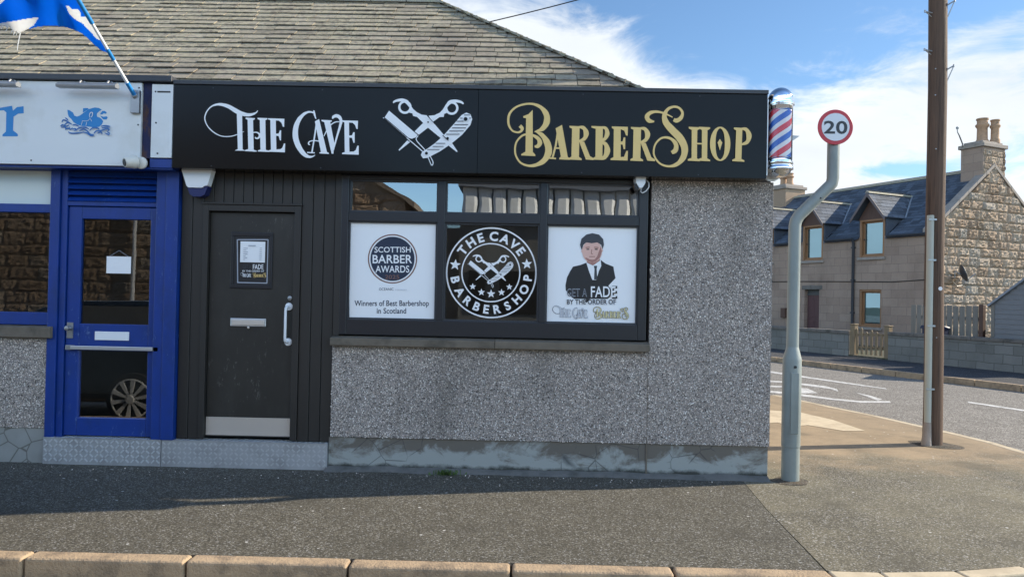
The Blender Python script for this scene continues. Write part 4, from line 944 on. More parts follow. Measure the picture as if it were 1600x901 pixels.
a = A3(.002); a.disc(398, 280, 82, 36, ry=92); a.poly((318,250),(308,280),(330,308),(335,260)); a.poly((478,245),(488,275),(466,306),(462,258)); a.build('head', M['skin_ink'], pf)
a = A3(.0024); a.poly((470,240),(478,280),(462,330),(430,362),(398,372),(366,362),(338,335),(352,330),(376,345),(398,348),(420,345),(440,320),(452,285)); a.line([(374,322),(422,322)], 7); a.line([(396,262),(392,298),(404,300)], 6); a.line([(345,248),(378,245)], 8); a.line([(415,245),(450,248)], 8); a.build('face_shading', M['shade_ink'], pf)
a = A3(.0032); a.line([(352,262),(374,261)], 9); a.line([(420,261),(444,262)], 9); a.build('eye', M['ink'], pf)
a = A3(.0026); a.poly((312,268),(298,225),(310,175),(350,140),(400,128),(455,140),(490,178),(496,225),(484,262),(474,225),(440,205),(395,212),(350,205),(326,225)); a.build('hair', M['slate_ink'], pf)
a = A3(.0032); a.text('GET A', 273, 618, 68, .012, 166); a.build('grey_lettering', M['grey_ink'], pf)
a = A3(.0036); a.text('GET A', 273, 618, 62, -.018, 160); a.text('FADE', 494, 614, 104, .03, 224); a.build('dark_lettering', M['ink'], pf)
a = A3(.0042); a.text('FADE', 490, 610, 92, .012, 205); a.build('white_lettering', M['poster'], pf)
a = A3(.0030); a.text('BY THE ORDER OF', 394, 697, 46, .034, 412); a.build('lettering_outline', M['pale_ink'], pf)
a = A3(.0036); a.text('BY THE ORDER OF', 392, 695, 38, .016, 404); a.build('line_lettering', M['ink'], pf)
small = lambda d: Art(y, d0=d, f=lambda x, yy: on_wall(850+(70+(x-112)*.210)/5.3, 340+(728+(yy-65)*.222)/5.3, y))
a = small(.0010); word_the_cave(a, 16); a.build('small_lettering', M['navy'], pf)
a = small(.0030); word_the_cave(a, 0); a.build('small_lettering_face', M['pale_ink'], pf)
gold = lambda d: Art(y, d0=d, f=lambda x, yy: on_wall(850+(408+(x-50)*.257)/5.3, 340+(738+(yy-45)*.262)/5.3, y))
def barbers(a, fat):
    cap_B(a, fat); letter_A(a, fat); letter_R(a, 0, fat); letter_B(a, 0, fat); letter_E(a, 0, fat); letter_R(a, 374, fat)
    b = Art(y, d0=a.d0, f=lambda x, yy: a.f(x-0, yy)); b.mb = a.mb; b.k = a.k
    a.poly((965-fat/2,175-fat/2),(995+fat/2,175-fat/2),(978,235+fat/2))
    f0 = a.f; a.f = lambda x, yy: f0(x+35, yy); letter_S(a, fat); a.f = f0
a = gold(.0010); barbers(a, 14); a.build('small_gold_edge', M['ink'], pf)
a = gold(.0034); barbers(a, -1); a.build('small_gold_lettering', M['gold_edge'], pf)

pn = thing('price_notice', 'dark framed price list sheet on the black door', 'notice', (-2.41, .045, 1.62))
y = .045
c = MB(); c.box(-2.572, -2.250, .0455, .0495, 1.62, 2.05); c.build('card', M['ink'], pn)
a = Art(y, 360, 360, 4.745)
for pts in ([(55,68),(280,68)],[(52,66),(55,385)],[(280,68),(272,390)],[(52,385),(274,390)]): a.line(pts, 8)
a.build('border', M['grey_ink'], pn)
a = Art(y, 360, 360, 4.745, d0=.0008); a.poly((76,80),(260,84),(256,238),(72,234)); a.build('list_sheet', M['poster'], pn)
a = Art(y, 360, 360, 4.745, d0=.0016)
for i in range(7): a.line([(98,132+i*14),(98+random.uniform(14,34),132+i*14)], 4); a.line([(218,132+i*14),(236,132+i*14)], 4)
a.line([(138,112),(192,113)], 6); a.build('printed_line', M['grey_ink'], pn)
a = Art(y, 360, 360, 4.745, d0=.0008); a.text('FADE', 206, 268, 36, .012, 78); a.text('BY THE ORDER OF', 170, 300, 13, .01, 160); a.build('white_lettering', M['white'], pn)
a = Art(y, 360, 360, 4.745, d0=.0008); a.text('GET A', 124, 269, 30, 0, 62); a.build('dim_lettering', M['slate_ink'], pn)
a = Art(y, d0=.0008, f=lambda x, yy: on_wall(360+(76+(x-112)*.058)/4.745, 360+(312+(yy-65)*.072)/4.745, y)); word_the_cave(a, 6); a.build('small_lettering', M['white'], pn)
a = Art(y, d0=.0008, f=lambda x, yy: on_wall(360+(166+(x-50)*.09)/4.745, 360+(312+(yy-45)*.095)/4.745, y)); barbers(a, 2); a.build('small_gold_lettering', M['gold'], pn)
nw = thing('paper_notice', 'small blank white sheet hung behind the glass of the blue door', 'notice', (-3.6, .05, 1.7))
c = MB(); c.box(-3.718, -3.498, .048, .051, 1.695, 1.847); c.build('sheet', M['poster'], nw)
c = MB(); c.tube([(-3.70, .0495, 1.842), (-3.608, .0495, 1.90), (-3.515, .0495, 1.842)], .002, 5); c.build('string', M['grey_ink'], nw)

# ---- flag
PB = Vector((*on_wall(212, 152, -.2), 0)); PB = Vector((PB.x, -.2, PB.y)); PE = on_wall(95, -46, -1.15); PE = Vector((PE[0], -1.15, PE[1]))
fg = thing('flag', 'tattered blue and white flag on a slanted pole above the white sign', 'flag', tuple(PB))
c = MB(); c.tube([PB, PB.lerp(PE, .5), PE, PE+(PE-PB)*.12], [.0135, .0125, .011, .010], 10); c.build('pole', M['white_plastic'], fg, smooth=True)
c = MB(); q = (PE-PB).normalized(); c.tube([PB-q*.02, PB+q*.155], .018, 12); c.tube([PB.lerp(PE, .33), PB.lerp(PE, .42)], .0155, 12); c.tube([PB.lerp(PE, .62), PB.lerp(PE, .99)], .0165, 12); pieces(c, 'pole_sleeve', M['sign_blue'], fg, smooth=True)
c = MB(); c.box(PB.x-.038, PB.x+.038, -.215, -.18, PB.z-.14, PB.z+.06); c.tube([PB-q*.045, PB+q*.03], .024, 12); c.build('bracket', M['steel'], fg, bevel=.004)
def cloth_y(px, py):
    t = (152-py)/198.0; yp = -.2-.95*t; xp = 212-117*t; d = max(0, xp-px)
    return yp+.0025*d+min(1, d/30)*(.05*sin(d*.055+py*.03)+.03*sin(d*.13-py*.05))-.004
BLUE = [(168.5,83),(158,79),(147,70),(138,61),(128,53),(118,48),(104,43),(85,40.5),(68,41),(55,43),(43,47),(52,40),(61,27),(45,30),(20,35),(0,37.5),(-50,46),(-60,-40),(96,-40),(110,-24),(134,20),(152,52)]
WHITE = [[(103,9.5),(107,9),(112,15),(121,14),(126,20),(128,36),(127,27),(138,27),(159,63),(152,62),(141,50),(130,38),(116,30),(108,22)], [(-50,44),(0,36.5),(20,33.5),(45,29),(61,27),(53,40),(43,46),(33,51),(28,53),(25,48),(22,53),(18,47),(15,42),(11,44),(6,40),(0,42),(-50,50)], [(-60,-40),(-4,-40),(8,0),(0,7),(-60,20)]]
def inside(p, poly):
    r = False; n = len(poly)
    for i in range(n):
        (x0, y0), (x1, y1) = poly[i], poly[(i+1) % n]
        if (y0 > p[1]) != (y1 > p[1]) and p[0] < (x1-x0)*(p[1]-y0)/(y1-y0)+x0: r = not r
    return r
c = MB(); ids = {}; stp = 1.3
def fv(i, j):
    if (i, j) not in ids:
        px, py = -52+i*stp, -36+j*stp; yy = cloth_y(px, py); x, z = on_wall(px, py, yy); ids[(i, j)] = len(c.v); c.v.append((x, yy, z))
    return ids[(i, j)]
for i in range(int(225/stp)):
    for j in range(int(124/stp)):
        p_ = (-52+(i+.5)*stp, -36+(j+.5)*stp); m = None
        if inside(p_, BLUE): m = 0
        if any(inside(p_, w_) for w_ in WHITE): m = 1
        if m is None: continue
        c.f.append((fv(i, j), fv(i+1, j), fv(i+1, j+1), fv(i, j+1))); c.m.append(m)
o = c.build('cloth', [M['flag_blue'], M['flag_white']], fg, smooth=180)
md = o.modifiers.new('solid', 'SOLIDIFY'); md.thickness = .002
c = MB()
for pts in ([(32,50),(30,60),(28,70),(27,79)],[(27,50),(25,56)],[(20,46),(17,53)],[(12,43),(9,50)],[(4,41),(2,46)],[(23,50),(21,55)]):
    P3 = []
    for px, py in pts: yy = cloth_y(px, min(py, 50)); x, z = on_wall(px, py, yy); P3.append((x, yy, z))
    c.tube(P3, [.006]+[.004]*(len(P3)-2)+[.002], 6)
c.build('frayed_thread', M['flag_white'], fg)

# ================================================================ STREET FURNITURE
lp = thing('speed_limit_sign', 'round red rimmed 20 sign on a cranked grey galvanised post by the shop corner', 'road sign', (2.39, -.04, 0))
LX_, LY_ = 2.392, .0
c = MB(); c.tube([(LX_, LY_, -.05), (LX_, LY_, .30)], .076, 24); c.tube([(LX_, LY_, .30), (LX_, LY_, .302), (LX_+.001, LY_, 1.055), (LX_+.001, LY_, 1.07), (LX_+.002, LY_, 1.15), (LX_+.002, LY_, 1.17)], [.076, .080, .080, .078, .056, .052], 24)
c.build('base_tube', M['galv'], lp, smooth=30)
c = MB(); c.tube([(LX_+.002, LY_, 1.16), (LX_+.006, LY_, 2.235), (LX_+.016, LY_, 2.28), (LX_+.042, LY_, 2.325), (2.688, LY_, 2.58), (2.714, LY_, 2.61), (2.724, LY_, 2.655), (2.726, LY_, 3.22)], [.052]*8, 24); c.build('pole', M['galv'], lp, smooth=30)
c = MB(); c.box(LX_-.035, LX_+.035, LY_-.083, LY_-.07, .42, .95); c.build('access_door', M['galv'], lp, bevel=.004)
c = MB(); c.lathe([(.012, 0), (.012, .008), (0, .009)], (LX_, LY_-.078, 1.0), 10, axis='y'); c.lathe([(.008, 0), (.006, .006), (0, .008)], (2.60, LY_-.05, 2.475), 10, axis='y'); pieces(c, 'bolt', M['dark_plastic'], lp)
DX, DZ = 2.712, 3.093
c = MB(); c.lathe([(.150, 0), (.153, .003), (.153, .009), (.150, .011), (0, .0112)], (DX, LY_-.056, DZ), 56, axis='y'); sgp = c.build('sign_plate', M['red_film'], lp)
c = MB(); c.box(DX-.03, DX+.03, LY_-.057, LY_-.048, DZ-.09, DZ-.07); c.box(DX-.03, DX+.03, LY_-.057, LY_-.048, DZ+.05, DZ+.07); pieces(c, 'clip', M['steel'], lp)
a = Art(LY_-.0675, f=lambda x, y_: (DX+x, DZ-y_)); a.disc(0, 0, .121, 48); a.build('sign_face', M['white_film'], sgp)
a = Art(LY_-.0680, d0=.0006, f=lambda x, y_: (DX+x, DZ-y_)); a.text('20', 0, 0, .112, .022, .205); a.build('numerals', M['black_film'], sgp)

def footing(cx_, cy_, r, parent):
    c = MB(); n = 36; c.add([(cx_, cy_, .012)]+[(cx_+r*(1+.35*noise.noise(Vector((cos(q)*1.3, sin(q)*1.3, cx_))))*cos(q), cy_+r*(1+.35*noise.noise(Vector((cos(q)*1.3, sin(q)*1.3, cx_))))*sin(q), .0025) for q in [2*pi*i/n for i in range(n)]], [(0, 1+i, 1+(i+1) % n) for i in range(n)])
    c.build('footing', M['foot_patch'], parent)
M['foot_patch'] = tarmac('patched_tarmac', (.06, .055, .045), (.14, .125, .10), (.16, .115, .07), 90, .3, 5).m
footing(LX_, LY_-.02, .15, lp)
ut = thing('utility_pole', 'tall brown wooden utility pole with climbing brackets and a grey conduit on the pavement corner', 'utility pole', (4.645, 1.83, 0))
UX, UY = 4.645, 1.83
c = MB(); zs = [-.1, .0, .4, 1, 2, 3, 4, 5, 6, 7, 8.2]; c.tube([(UX+.006*sin(z*2.1), UY, z) for z in zs], [.104, .102, .098, .097, .097, .0965, .096, .095, .093, .09, .086], 28); c.build('pole', M['pole'], ut, smooth=60)
footing(UX, UY-.03, .25, ut)
c = MB(); c.tube([(4.548, UY-.075, .25), (4.55, UY-.075, 2.56)], .036, 16); c.build('conduit', M['conduit'], ut, smooth=40)
c = MB(); c.tube([(4.535, UY-.08, 0), (4.538, UY-.08, .08), (4.548, UY-.076, .26)], [.055, .048, .037], 16); c.build('conduit_foot', M['stone_trim'], ut, smooth=40)
for z, sd in ((4.43, -1), (4.86, -1), (4.20, 1), (4.93, 1), (5.4, -1), (5.55, 1)):
    c = MB(); b = Vector((UX+sd*.085, UY-.03, z-.02)); t = Vector((UX+sd*(.155 if sd > 0 else .175), UY-.05, z+(.045 if sd > 0 else -.01)))
    c.tube([b-Vector((sd*.06, 0, .012)), t], .0075, 8); c.tube([t, Vector((UX+sd*.09, UY-.03, z-(.13 if sd > 0 else .06)))], .006, 8); c.tube([t-Vector((0, 0, .012)), t+Vector((0, 0, .015))], .010, 8); c.build('climbing_bracket', M['steel'], ut)
c = MB()
for z in (.62, 1.32, 2.05, 2.5): c.box(4.510, 4.588, UY-.114, UY-.108, z, z+.02); c.box(4.588, 4.60, UY-.112, UY-.07, z, z+.02)
pieces(c, 'conduit_clip', M['steel'], ut)
c = MB(); c.lathe([(.022, 0), (.022, .004), (0, .005)], (UX+.012, UY-.096, 1.745), 16, axis='y'); c.build('tag_disc', M['white_plastic'], ut)
c = MB()
for i, (x, z) in enumerate(((UX-.07, 3.9), (UX-.06, 4.2), (UX-.055, 3.3), (UX-.06, 2.2), (UX-.02, 1.2), (UX+.02, .9))): c.lathe([(.009, 0), (.006, .006), (0, .007)], (x, UY-.09+.02*(i % 2), z), 8, axis='y')
pieces(c, 'nail', M['steel'], ut)
c = MB(); c.box(UX-.05, UX+.05, UY-.05, UY+.05, 7.6, 7.62); c.box(UX-.6, UX+.6, UY-.14, UY-.08, 7.5, 7.6); c.build('crossarm', M['pole'], ut)
cb = MB(); P0 = Vector((-.436, 2.17, 4.80)); P1 = Vector((UX-.09, UY, 6.32))
cb.tube([P0.lerp(P1, i/14)+Vector((0, 0, -.10*4*(i/14)*(1-i/14))) for i in range(15)], .0065, 6)
o = cb.build('overhead_cable', M['dark_plastic']); tag(o, 'thin dark overhead cable from the slate roof hip up to the wooden pole', 'cable')

# ================================================================ HOUSE ACROSS THE SIDE STREET
HC = Vector((13.633, 18.087, 0)); HR = radians(-65)
ho = thing('stone_house', 'grey stone house with dormers and a rough sunlit gable across the side street', 'house', tuple(HC), HR, local=True)
def cells(mb, x0, x1, z0, z1, holes, y0, y1):
    xs = sorted({x0, x1, *[h[0] for h in holes], *[h[1] for h in holes]}); zs = sorted({z0, z1, *[h[2] for h in holes], *[h[3] for h in holes]})
    for i in range(len(xs)-1):
        run_ = None
        for j in range(len(zs)-1):
            cx, cz = (xs[i]+xs[i+1])/2, (zs[j]+zs[j+1])/2
            if any(h[0] < cx < h[1] and h[2] < cz < h[3] for h in holes): continue
            mb.box(xs[i], xs[i+1], y0, y1, zs[j], zs[j+1])
WIN = [(-2.88, -1.84, 3.25, 4.62, 'up'), (-5.59, -4.58, 3.22, 4.62, 'up'), (-8.25, -7.23, 3.22, 4.62, 'up'), (-2.87, -1.93, .72, 2.08, 'low'), (-8.2, -7.3, .8, 2.08, 'low')]
DOOR = (-5.47, -4.72, .06, 2.08)
EZ, RW, RZ = 4.0, 3.1, 6.4; HL = -10.3; ts_ = (RZ-EZ)/RW; ra = atan2(RZ-EZ, RW)
w = MB(); cells(w, HL, -.02, 0, EZ, [(x[0], x[1], x[2], min(x[3], EZ)) for x in WIN]+[DOOR], 0, .35); w.build('front_wall', M['ashlar'], ho)
w = MB(); w.box(HL, 0, 2*RW-.3, 2*RW, 0, EZ); w.prism([(0, 0), (2*RW, 0), (2*RW, EZ), (RW, RZ), (0, EZ)], lambda y, z: (HL, y, z), lambda y, z: (HL+.3, y, z)); w.build('rear_wall', M['ashlar'], ho)
w = MB(); w.prism([(.0, 0), (2*RW, 0), (2*RW, EZ), (RW, RZ), (0, EZ)], lambda y, z: (-.3, y, z), lambda y, z: (0.0, y, z)); gb = w.build('gable_wall', M['mortar'], ho)
def stones(mb, f, W_, H_, ins, rnd, ch=(.28, .40), cw=(.34, .72), relief=.075, top=None):
    v = 0
    while v < H_:
        h = rnd.uniform(*ch); u = -rnd.random()*.3
        while u < W_:
            l = rnd.uniform(*cw); a, b = max(u, 0), min(u+l, W_); u += l
            if b-a < .1 or not ins((a+b)/2, v+h/2): continue
            g_ = .007; a += g_; b -= g_; nx, nz = 8, 6; V = []; out = rnd.uniform(.5, 1.0)*relief; sx, sz = rnd.uniform(-.5, .5), rnd.uniform(-.5, .5)
            for j in range(nz+1):
                for i in range(nx+1):
                    p, q = i/nx, j/nz; e = (i in (0, nx)) or (j in (0, nz))
                    uu = a+(b-a)*p+(rnd.uniform(-.014, .014) if not e else rnd.uniform(-.012, .012)); vv = v+g_+(h-2*g_)*q+(rnd.uniform(-.012, .012) if not e else rnd.uniform(-.014, .014))
                    hh = rnd.uniform(-.006, .012) if e else out*(.55+.45*(1+sx*(p-.5)*2+sz*(q-.5)*2)*.8)+rnd.uniform(-.5, .5)*relief*.75
                    if top: vv = min(vv, top(uu))
                    V.append(f(uu, vv, hh))
            F = [(j*(nx+1)+i, j*(nx+1)+i+1, (j+1)*(nx+1)+i+1, (j+1)*(nx+1)+i) for j in range(nz) for i in range(nx)]
            mb.add(V, F)
        v += h
rnd = random.Random(3)
st = MB(); gz = lambda y: EZ+ts_*min(y, 2*RW-y)-.0
stones(st, lambda u, v, h: (h, u, v), 2*RW, RZ, lambda u, v: v-.05 < gz(u), rnd, top=gz); st.build('rock_face', M['rock'], gb)
# roof
rf = MB(); sl_ = (RZ-EZ)/sin(ra)+.25
def cuts(v): return (0, -HL)
slates(rf, Vector((HL, -.12, EZ-.10)), Vector((1, 0, 0)), Vector((0, cos(ra), sin(ra))), -HL, sl_-.05, cuts, .19, .30, .008, .5, lambda u_, v: any(abs(u_+HL+q) < .62 for q in (2.36, 5.09, 7.74)) and v*cos(ra)-.12 < .66)
hr = rf.build('roof', M['blue_slate'], ho)
u = MB(); dk = lambda y: EZ-.12+(y+.12)*(RZ-.03-EZ+.12)/(RW+.12)
u.add([(HL, .6, dk(.6)), (0, .6, dk(.6)), (0, RW, RZ-.03), (HL, RW, RZ-.03), (0, 2*RW+.1, EZ-.12), (HL, 2*RW+.1, EZ-.12)], [(0,1,2,3),(3,2,4,5)])
for xa, xb in ((HL, -8.36), (-7.12, -5.71), (-4.47, -2.98), (-1.74, 0)): u.add([(xa, -.12, dk(-.12)), (xb, -.12, dk(-.12)), (xb, .6, dk(.6)), (xa, .6, dk(.6))], [(0,1,2,3)])
u.build('roof_deck', M['blue_slate'], hr)
u = MB()
for i in range(22): x0 = -.85-i*.44; u.prism([(-.12, -.05), (-.09, .03), (0, .065), (.09, .03), (.12, -.05)], lambda y, z: (x0, RW+y, RZ+z), lambda y, z: (x0-.432, RW+y, RZ+z)) if x0-.44 > HL else None
u.build('ridge_cap', M['ridge'], hr)
for s_ in (1, -1):
    u = MB(); n = 7
    for i in range(n):
        p0, p1 = i/n, (i+.985)/n; yy = lambda p: RW-s_*(RW+.12)*(1-p); zq = lambda p: EZ-.05+(RZ-EZ+.05)*p+.03
        for k in (0,): u.add([(x, yy(p), zq(p)+dz) for dz in (0, .13) for p in (p0, p1) for x in (-.28, .05)], [(0,1,3,2),(4,6,7,5),(0,4,5,1),(1,5,7,3),(3,7,6,2),(2,6,4,0)])
    pieces(u, 'skew_coping', M['stone_trim'], ho, bevel=.01)
def chimney(x0, x1, y0, y1, zb, zt, mt):
    u = MB(); u.box(x0, x1, y0, y1, zb, zt-.17); ch = u.build('chimney', mt, ho, bevel=.01)
    u = MB(); u.box(x0-.07, x1+.07, y0-.07, y1+.07, zt-.17, zt-.03); u.box(x0+.05, x1-.05, y0+.05, y1-.05, zt-.03, zt+.06); u.build('chimney_cap', M['stone_trim'], ch, bevel=.02); return ch
ch = chimney(-.80, -.0, 2.52, 3.72, 5.4, 7.27, M['ashlar'])
st = MB(); stones(st, lambda u_, v, h: (h+.0, 2.52+u_, 5.6+v), 1.2, 1.5, lambda u_, v: v < 1.48, rnd, (.2, .28), (.22, .42), .045); st.build('rock_face', M['rock'], ch)
def pot(ch, x, y, zb, r, h):
    u = MB(); u.lathe([(r*1.05, 0), (r*1.05, .12), (r*.86, .18), (r*.82, h*.62), (r*1.08, h*.70), (r*1.1, h*.76), (r*.85, h*.80), (r*.85, h*.93), (r*.98, h*.95), (r*.98, h), (r*.75, h), (r*.75, h-.1)], (x, y, zb), 20); u.build('chimney_pot', M['pot'], ch, smooth=40)
pot(ch, -.5, 3.22, 7.32, .20, .92); pot(ch, -.2, 3.46, 7.32, .155, .84)
u = MB(); u.tube([(-.72, 2.47, 7.15), (-.66, 2.40, 7.28), (-.50, 1.98, 7.52), (-.5, 1.90, 7.62), (-.5, 1.88, 7.74)], .022, 6); u.lathe([(.04, 0), (.05, .05), (.03, .08)], (-.5, 1.88, 7.72), 8); u.build('aerial', M['steel'], ch)
ch2 = chimney(-10.25, -9.1, 2.5, 3.7, 5.4, 6.95, M['rock'])
for x in (-9.85, -9.45): pot(ch2, x, 3.1, 6.95, .17, .62)
# dormers
def dormer(cu_):
    c0 = -cu_; hw = .70; ez, az = 4.63, 5.57; fw = -.26; bw_ = (az-EZ)/ts_; be = (ez-EZ)/ts_; an = atan2(az-ez, hw)
    d = MB()
    for s_ in (1, -1):
        L_ = hw/cos(an); W_ = bw_-fw
        along = Vector((0, 1, 0)) if s_ > 0 else Vector((0, -1, 0)); org = Vector((c0+s_*hw, fw if s_ > 0 else bw_, ez)); up_ = Vector((-s_*cos(an), 0, sin(an)))
        lim = (lambda v, a_=be-fw, b_=bw_-fw, l=L_: (0, a_+(b_-a_)*min(1, max(0, v/l)))) if s_ > 0 else (lambda v, a_=be-fw, b_=bw_-fw, l=L_: (b_-(a_+(b_-a_)*min(1, max(0, v/l))), b_))
        slates(d, org, along, up_, W_, L_-.02, lim, .17, .26, .008, .4)
        P = [Vector((c0+s_*hw, fw, ez-.015)), Vector((c0, fw, az-.015)), Vector((c0, bw_, az-.015)), Vector((c0+s_*hw, be, ez-.015))]; d.add(P, [(0,1,2,3)])
    dm = d.build('dormer', M['blue_slate'], ho)
    u = MB(); u.prism([(-.09, -.05), (-.05, .025), (.05, .025), (.09, -.05)], lambda x, z: (c0+x, fw-.02, az+.02+z), lambda x, z: (c0+x, bw_+.05, az+.02+z)); u.build('ridge_cap', M['ridge'], dm)
    u = MB()
    for s_ in (1, -1):
        q = [(c0+s_*(hw+.03), ez-.12), (c0+s_*(hw+.03), ez+.0), (c0, az+.01), (c0, az-.15)]; u.prism(q, lambda x, z: (x, fw-.03, z), lambda x, z: (x, fw, z))
    pieces(u, 'bargeboard', M['bargeboard'], dm)
    u = MB(); u.prism([(c0-.58, ez-.02), (c0+.58, ez-.02), (c0, az-.1)], lambda x, z: (x, -.0, z), lambda x, z: (x, .05, z))
    u.build('gablet', M['brown_wood'], dm)
    u = MB()
    for s_ in (1, -1):
        x = c0+s_*.56; u.prism([(.02, EZ-.02), (.02, ez), (be, ez)], lambda y, z: (x-.025, y, z), lambda y, z: (x+.025, y, z))
    pieces(u, 'cheek', M['blue_slate'], dm)
    u = MB(); u.tube([(c0+hw, be+.02, ez+.03), (c0+.02, bw_+.02, az+.03)], .03, 6); u.tube([(c0-hw, be+.02, ez+.03), (c0-.02, bw_+.02, az+.03)], .03, 6); pieces(u, 'valley_flashing', M['lead'], dm)
for cu_ in (2.36, 5.09, 7.74): dormer(cu_)
for x0, x1, z0, z1, kd in WIN:
    t = .075; y0 = .12
    f = MB(); f.box(x0, x0+t, .0 if kd == 'up' else .03, y0+.08, z0, z1); f.box(x1-t, x1, .0 if kd == 'up' else .03, y0+.08, z0, z1); f.box(x0+t, x1-t, .0 if kd == 'up' else .03, y0+.08, z1-t, z1); f.box(x0+t, x1-t, .02, y0+.08, z0, z0+t)
    i0, i1 = x0+t, x1-t; tt = .055
    f.box(i0, i0+tt, y0, y0+.06, z0+t, z1-t); f.box(i1-tt, i1, y0, y0+.06, z0+t, z1-t); f.box(i0+tt, i1-tt, y0, y0+.06, z0+t, z0+t+tt); f.box(i0+tt, i1-tt, y0, y0+.06, z1-t-tt, z1-t)
    wn_ = f.build('window', M['oak'], ho, bevel=.008)
    q = MB(); q.add([(i0+tt, y0+.03, z0+t+tt), (i1-tt, y0+.03, z0+t+tt), (i1-tt, y0+.03, z1-t-tt), (i0+tt, y0+.03, z1-t-tt)], [(0,1,2,3)]); q.build('pane', M['blue_glass'], wn_)
    q = MB(); q.box(x0, x1, y0+.12, y0+.16, z0, z1); q.build('blind', M['house_sky_panel' if kd == 'up' else 'blind'], wn_)  # upper windows get an added backing coloured like reflected sky
    if kd == 'up':
        q = MB(); q.box(i0+.02, i0+.05, y0-.03, y0, (z0+z1)/2-.06, (z0+z1)/2+.0); q.build('latch', M['dark_plastic'], wn_)
    q = MB(); q.box(x0-.06, x1+.06, -.07, .1, z0-.10, z0); q.build('sill', M['stone_trim'], wn_, bevel=.01)
x0, x1, z0, z1 = DOOR
c = MB(); c.box(x0, x1, .18, .24, z0, z1-.22); hd = c.build('door', M['plum_door'], ho, bevel=.01)
c = MB()
for a_, b_ in ((.08, .34), (.41, .67)):
    c.box(x0+a_, x0+b_, .165, .18, .25, .85); c.box(x0+a_, x0+b_, .165, .18, 1.0, 1.72)
pieces(c, 'door_panel', M['plum_door'], hd, bevel=.01)
c = MB(); c.box(x0, x1, .15, .25, z1-.22, z1-.17); c.add([(x0, .2, z1-.17), (x1, .2, z1-.17), (x1, .2, z1), (x0, .2, z1)], [(0,1,2,3)]); c.build('fanlight', M['interior'], ho)
c = MB(); c.box(x0-.12, x1+.14, -.02, .1, z1, z1+.16); c.build('lintel', M['coping'], ho, bevel=.01)
for xa, xb in ((HL, -8.46), (-7.02, -5.80), (-4.38, -3.08), (-1.64, .04)):
    c = MB(); c.tube([(xa, -.17, EZ-.05), (xb, -.17, EZ-.05)], .036, 8); c.build('gutter', M['trim'], ho, smooth=True)
c = MB(); c.tube([(-3.10, -.16, EZ-.06), (-3.10, -.07, EZ-.2), (-3.10, -.07, .1)], .05, 10)
for z in (1.2, 2.4, 3.6): c.box(-3.16, -3.04, -.13, .0, z, z+.05)
c.build('downpipe', M['trim'], ho, smooth=40)
c = MB(); c.tube([(-10, -.015, 2.40), (-6, -.015, 2.41), (-3.1, -.02, 2.37), (-1.5, -.015, 2.34), (0, -.015, 2.42)], .014, 5); c.build('wall_cable', M['dark_plastic'], ho)
c = MB(); c.box(-6.62, -6.38, -.12, .0, .92, 1.32); c.build('meter_box', M['brown_wood'], ho, bevel=.01)
# dish on the gable
c = MB(); da = Vector((.62, .72, .32)).normalized(); dc_ = Vector((.30, 1.0, 2.62)); e1 = da.cross(Vector((0, 0, 1))).normalized(); e2 = da.cross(e1)
V = []; nr, na = 5, 24
for i in range(nr+1):
    r = .27*i/nr
    for j in range(na): a_ = 2*pi*j/na; V.append(dc_+e1*(r*cos(a_))+e2*(r*1.08*sin(a_))+da*(.10*(i/nr)**2))
c.add(V, [(i*na+j, i*na+(j+1) % na, (i+1)*na+(j+1) % na, (i+1)*na+j) for i in range(nr) for j in range(na)])
sd = thing('satellite_dish', 'dark satellite dish on the sunlit stone gable right of the wooden pole', 'satellite dish', tuple(HC), HR, local=True)
o = c.build('reflector', M['trim'], sd, smooth=True); md = o.modifiers.new('solid', 'SOLIDIFY'); md.thickness = .012
c = MB(); c.tube([(.02, .86, 2.5), (.16, .9, 2.5), (.16, .9, 2.72), dc_-da*.02], .022, 8); c.box(.0, .04, .76, .96, 2.4, 2.6); c.tube([dc_+e2*.30, dc_+e2*.12+da*.42], .014, 6); c.build('bracket', M['steel'], sd)
c = MB(); c.tube([(.06, .9, 2.4), (.09, 1.1, 2.22), (.08, 1.4, 2.25), (.07, 1.62, 2.16)], .012, 6); c.build('cable', M['dark_plastic'], sd)

# ---- garden wall, gate, fence, shed, bin (same street frame)
def street(name, label, cat, x, y, group=None):
    v = HC+Matrix.Rotation(HR, 3, 'Z') @ Vector((x, y, 0)); return thing(name, label, cat, tuple(v), HR, group, local=True)
def wall_run(label, xa, xb, ztop):
    t = street('garden_wall', label, 'wall', xa, -4.8); n = xb-xa
    c = MB(); c.box(0, n, 0, .2, -.1, ztop-.09); c.build('wall', M['block_wall'], t)
    c = MB(); k = max(1, int(n/.75))
    for i in range(k): c.box(n*i/k+.004, n*(i+1)/k-.004, -.035, .235, ztop-.09, ztop+random.uniform(-.006, .006))
    c.build('coping', M['coping'], t, bevel=.012)
wall_run('low grey block garden wall left of the rustic wooden gate', -13, .87, .76)
wall_run('low grey block garden wall running right from the rustic gate past the shed', 2.20, 14, .80)
gt = street('garden_gate', 'small rustic wooden picket gate between two posts in the garden wall', 'gate', .90, -4.75)
for x in (.0, 1.14):
    c = MB(); c.box(x, x+.15, -.02, .14, -.05, .93); c.box(x-.015, x+.165, -.035, .155, .93, .97); c.build('post', M['rustic_wood'], gt, bevel=.015)
for z in (.30, .68):
    c = MB(); c.obox((.645, .075, z), (.47, 0, .012), (0, .018, 0), (0, 0, .035)); c.build('rail', M['rustic_wood'], gt, bevel=.006)
